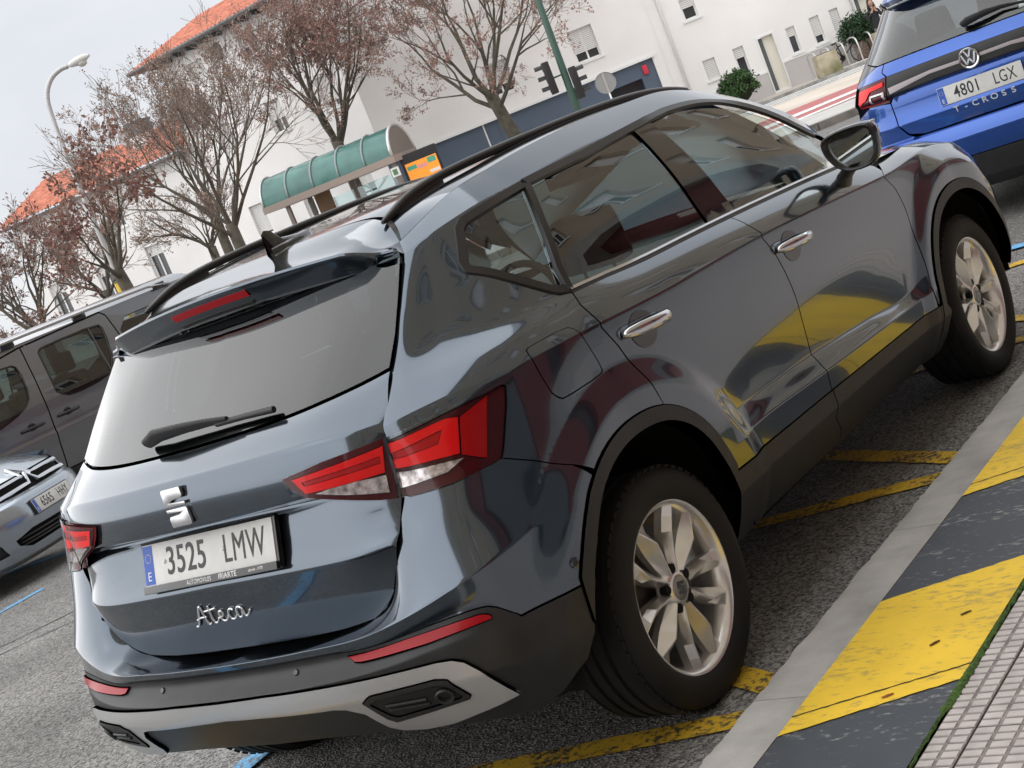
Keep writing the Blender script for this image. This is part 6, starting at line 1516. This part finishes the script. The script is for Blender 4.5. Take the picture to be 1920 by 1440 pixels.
for s in (1,-1):
    for o_,w_ in ((win,.022),(fwin,.018)):
        P=[vS([y],[z])[0]+vN([y],[z])[0]*.001 for y,z in o_+o_[:1]];Nv=[vN([y],[z])[0] for y,z in o_+o_[:1]]
        P=[(s*p[0],p[1],p[2]) for p in P];Nv=[(s*p[0],p[1],p[2]) for p in Nv]
        MB().ribbon(P,Nv,w_,.004).build('window_seal',GLOSSBLK,VAN,50)
    P=[vS([y],[z])[0]-vN([y],[z])[0]*.003 for y,z in ((7.34,.92),(7.37,1.39))];MB().tube([(s*p[0],p[1],p[2]) for p in P],.012,6).build('window_divider',GLOSSBLK,VAN)
    for y0,y1 in ((6.10,6.38),(6.54,6.81)):
        P=[vS([y0+(y1-y0)*f],[.738])[0]+np.array([h,0,0]) for f,h in ((0,.005),(.12,.03),(.5,.042),(.88,.03),(1,.005))]
        MB().tube([(s*p[0],p[1],p[2]) for p in P],[.010,.016,.017,.016,.010],8,flat=.7,up=(0,0,1)).build('door_handle',PLASTIC,VAN,180)
        c=vS([(y0+y1)/2],[.745])[0];MB().sphere((s*(c[0]-.004),c[1],c[2]),(.008,.065,.045),14,8).build('handle_bowl',GLOSSBLK,VAN,180)
    xr=s*.70
    for a,b_ in ((5.3,6.50),(6.52,8.35)):pass
    MB().tube([(xr,y-7,z-gv) for y,z in ((5.0,1.49),(5.4,1.545),(6.5,1.56),(7.5,1.56),(8.3,1.55),(8.6,1.50))],.018,8).build('roof_rail',CHROMED,VAN,180)
    for yf in (5.2,6.45,7.35,8.45):MB().box((xr,yf-7,1.525-gv),(.03,.16,.05)).build('rail_foot',GLOSSBLK,VAN,30,bevel=.01)
    for yw in (5.35,8.25):simple_wheel(VAN,(s*.80,yw-7,.32),s,.32)
    P=[vS([y],[1.50])[0] for y in np.linspace(5.2,8.95,12)]
Gr=[]
for y in np.linspace(5.15,8.95,12):
    xe=float(vS([y],[1.50])[0,0]);Gr.append([(k*xe,y-7,1.50-gv+.10*(1-abs(k)**3)-(.05 if y<5.4 else 0)) for k in np.linspace(-1,1,11)])
MB().grid(np.array(Gr)).build('roof',VANP,VAN,180)
MB().box((0,-.15,.45),(1.5,3.6,.5)).build('underbody',DARK,VAN)
for (x,y) in ((.38,6.3),(-.38,6.3),(.38,7.2),(-.38,7.2)):
    MB().box((x,y-7,.95),(.48,.14,.7)).build('seat_back',SEATF,VAN,60,bevel=.05);MB().box((x,y-7,1.42),(.26,.1,.2)).build('headrest',SEATF,VAN,60,bevel=.04)
Gr=[[(k*.80,-2.1-.9*f,1.18+.0*f-.45*0-(1-0)*.0+ (.55)*(1-f)-.15) for k in np.linspace(-1,1,5)] for f in np.linspace(0,1,5)]
MB().grid(np.array(Gr)).build('windscreen',gvc,VAN,180)
MB().prism([(-3.0,.25),(-3.05,.75),(-2.2,1.02),(-2.1,.25)],'x',-.78,.78).build('bonnet',VANP,VAN,30,bevel=.05)
MB().box((0,1.98,.9),(1.5,.06,1.3)).build('tail_door',VANP,VAN,30,bevel=.03)
# ---- silver hatchback nosing out on the left, and a dark one parked behind the SUV
def hatch(name,paintm,loc,rz,label,plate1,plate2,chev=True):
    H=empty(name,loc,rz,label,'car')
    HR=[(.10,.16),(.03,.20),(.0,.32),(.0,.52),(.03,.60),(.085,.64),(.13,.72),(.17,.765),(.45,.86),(.95,.955),(1.10,.97),(1.75,1.42),(2.2,1.49),(3.2,1.46),(3.9,1.15),(4.2,.9),(4.25,.3)]
    HC=[0,1,0,0,.5,1,1,1,0,0,1,.8,0,0,.5,0,0]
    wz=spline([.1,.3,.6,.8,1.0,1.25,1.5],[.82,.87,.885,.875,.80,.72,.62])
    S,Nn=row_surface(HR,lambda z:float(wz(z)),lambda a,z:(.10*a**2+.30*np.abs(a)**4)*(1 if z<.90 else .6),HC)
    def hp(nm,m,o,off=0,fl=.01,holes=(),st=.04):return panel(nm,m,S,Nn,o,H,off=off,flange=fl,step=st,tsc=.1,holes=holes)
    lg=[(0,1.55),(.46,1.5),(.58,1.85),(.60,2.15),(.40,2.32),(0,2.30)]
    fog=[(.68,1.6),(.95,1.5),(.97,2.35),(.86,2.5),(.72,2.2)]
    hp('front_bumper',paintm,symm([(0,0),(.95,0),(1,1),(1,4.9),(0,4.9)]),holes=[symm(lg)[::-1],fog[::-1],[(-a,t) for a,t in fog]])
    hp('lower_grille',DARK,symm([(0,1.45),(.5,1.4),(.62,1.8),(.64,2.2),(.42,2.4),(0,2.36)]),-.03,0)
    for k,t in enumerate((1.72,1.92,2.12)):
        P=[S([a],[t])[0]+Nn([a],[t])[0]*-.012 for a in np.linspace(-.54,.54,13)];MB().tube(P,.008,6).build('grille_slat',PLASTIC,H,180)
    for s in (1,-1):
        hp('fog_recess',PLASTIC,[(s*a,t) for a,t in [(.66,1.55),(.97,1.45),(.99,2.4),(.86,2.56),(.70,2.25)]],-.02,0)
        hp('head_lamp',mat('headlamp_clear',(.55,.55,.57),.08,coat=.8),[(s*.60,5.2),(s*.80,5.0),(s*.98,5.6),(s*1,7.0),(s*.80,7.1),(s*.62,6.3)],.004,.01)
    hp('grille',DARK,symm([(0,4.92),(.58,4.95),(.60,6.9),(0,6.9)]),-.012,.0)
    hp('bonnet',paintm,symm([(0,7.0),(.35,7.0),(.62,6.95),(.80,7.15),(1,7.2),(1,10),(0,10)]))
    hp('upper_bumper',paintm,symm([(0,4.60),(1,4.60),(1,4.95),(.60,5.05),(0,4.90)]),.002,.004)
    if chev:
        for j,t0 in enumerate((5.35,6.25)):
            pts=[(-.60,t0-.15),(-.35,t0-.05),(-.15,t0),(-.075,t0),(0,t0+1.15),(.075,t0),(.15,t0),(.35,t0+.0),(.58,t0-.1)]
            P=[S([a],[t])[0]+Nn([a],[t])[0]*.012 for a,t in pts];Nv=[Nn([a],[t])[0] for a,t in pts]
            MB().ribbon(P,Nv,.034,.014).build('chevron_bar',CHROME,H,40)
    P=S([0],[2.95])[0];n=Vector(Nn([0],[2.95])[0]);number_plate('number_plate',plate1,plate2,frame_matrix(Vector(P)+n*.010,(1,0,0),n.cross(Vector((1,0,0)))),H,star=False)
    MB().box((0,0,-.006),(.54,.125,.01)).xf(frame_matrix(Vector(P)+n*.006,(1,0,0),n.cross(Vector((1,0,0))))).build('plate_holder',PLASTIC,H,30)
    hp('windscreen',glass('hatch_glass',(.35,.42,.42)),symm([(0,10.05),(.92,10.05),(.92,11),(0,11)]),0,0)
    hp('roof',paintm,symm([(0,11.02),(1,11.02),(1,13),(0,13)]),0,0)
    hp('rear_body',paintm,symm([(0,13.02),(1,13.02),(1,16),(0,16)]),0,0)
    for s in (1,-1):
        hp('pillar',paintm,[(s*.925,10.0),(s*1,10),(s*1,11),(s*.925,11)],0,0)
        Q=S(np.full(80,s*1.0),np.linspace(0,15.9,80));sil=[(p[1],p[2]) for p in Q]
        low=[(4.25,.3),(.42,.25)]
        mb=MB();mb.prism(sil,'x',s*.80,s*.60);mb.build('cabin_side',GLOSSBLK,H,30)
        prof=[p for p in sil if p[1]<.98]
        G_=[]
        for y in np.linspace(.42,4.15,18):
            f=(y-.42)/3.73;top=.80+.16*min(1,f*3)
            G_.append([(s*(.86+.03*math.sin(math.pi*f)),y,.22),(s*(.885+.03*math.sin(math.pi*f)),y,.5),(s*(.88+.03*math.sin(math.pi*f)),y,.7),(s*(.80+.03*math.sin(math.pi*f)),y,top)])
        MB().grid(np.array(G_)).build('body_side',paintm,H,180)
        for yw in (.95,3.55):simple_wheel(H,(s*.90,yw,.31),s,.31)
    MB().box((0,2.3,.35),(1.6,3.2,.3)).build('underbody',DARK,H)
    return H
SILV=car_paint('silver_blue_paint',(.34,.39,.45),.75,.22);DKP=car_paint('dark_car_paint',(.03,.032,.036),.5,.3)
hatch('silver_hatchback',SILV,(-7.0,4.66,gh(-7.0,4.66)),1.93,'light silver blue hatchback with chevron grille nosing in from the left edge','6565','HHY')
hatch('dark_hatchback',DKP,(.05,-1.55,0),math.pi,'dark car parked behind the grey SUV','2779','HNJ',False)
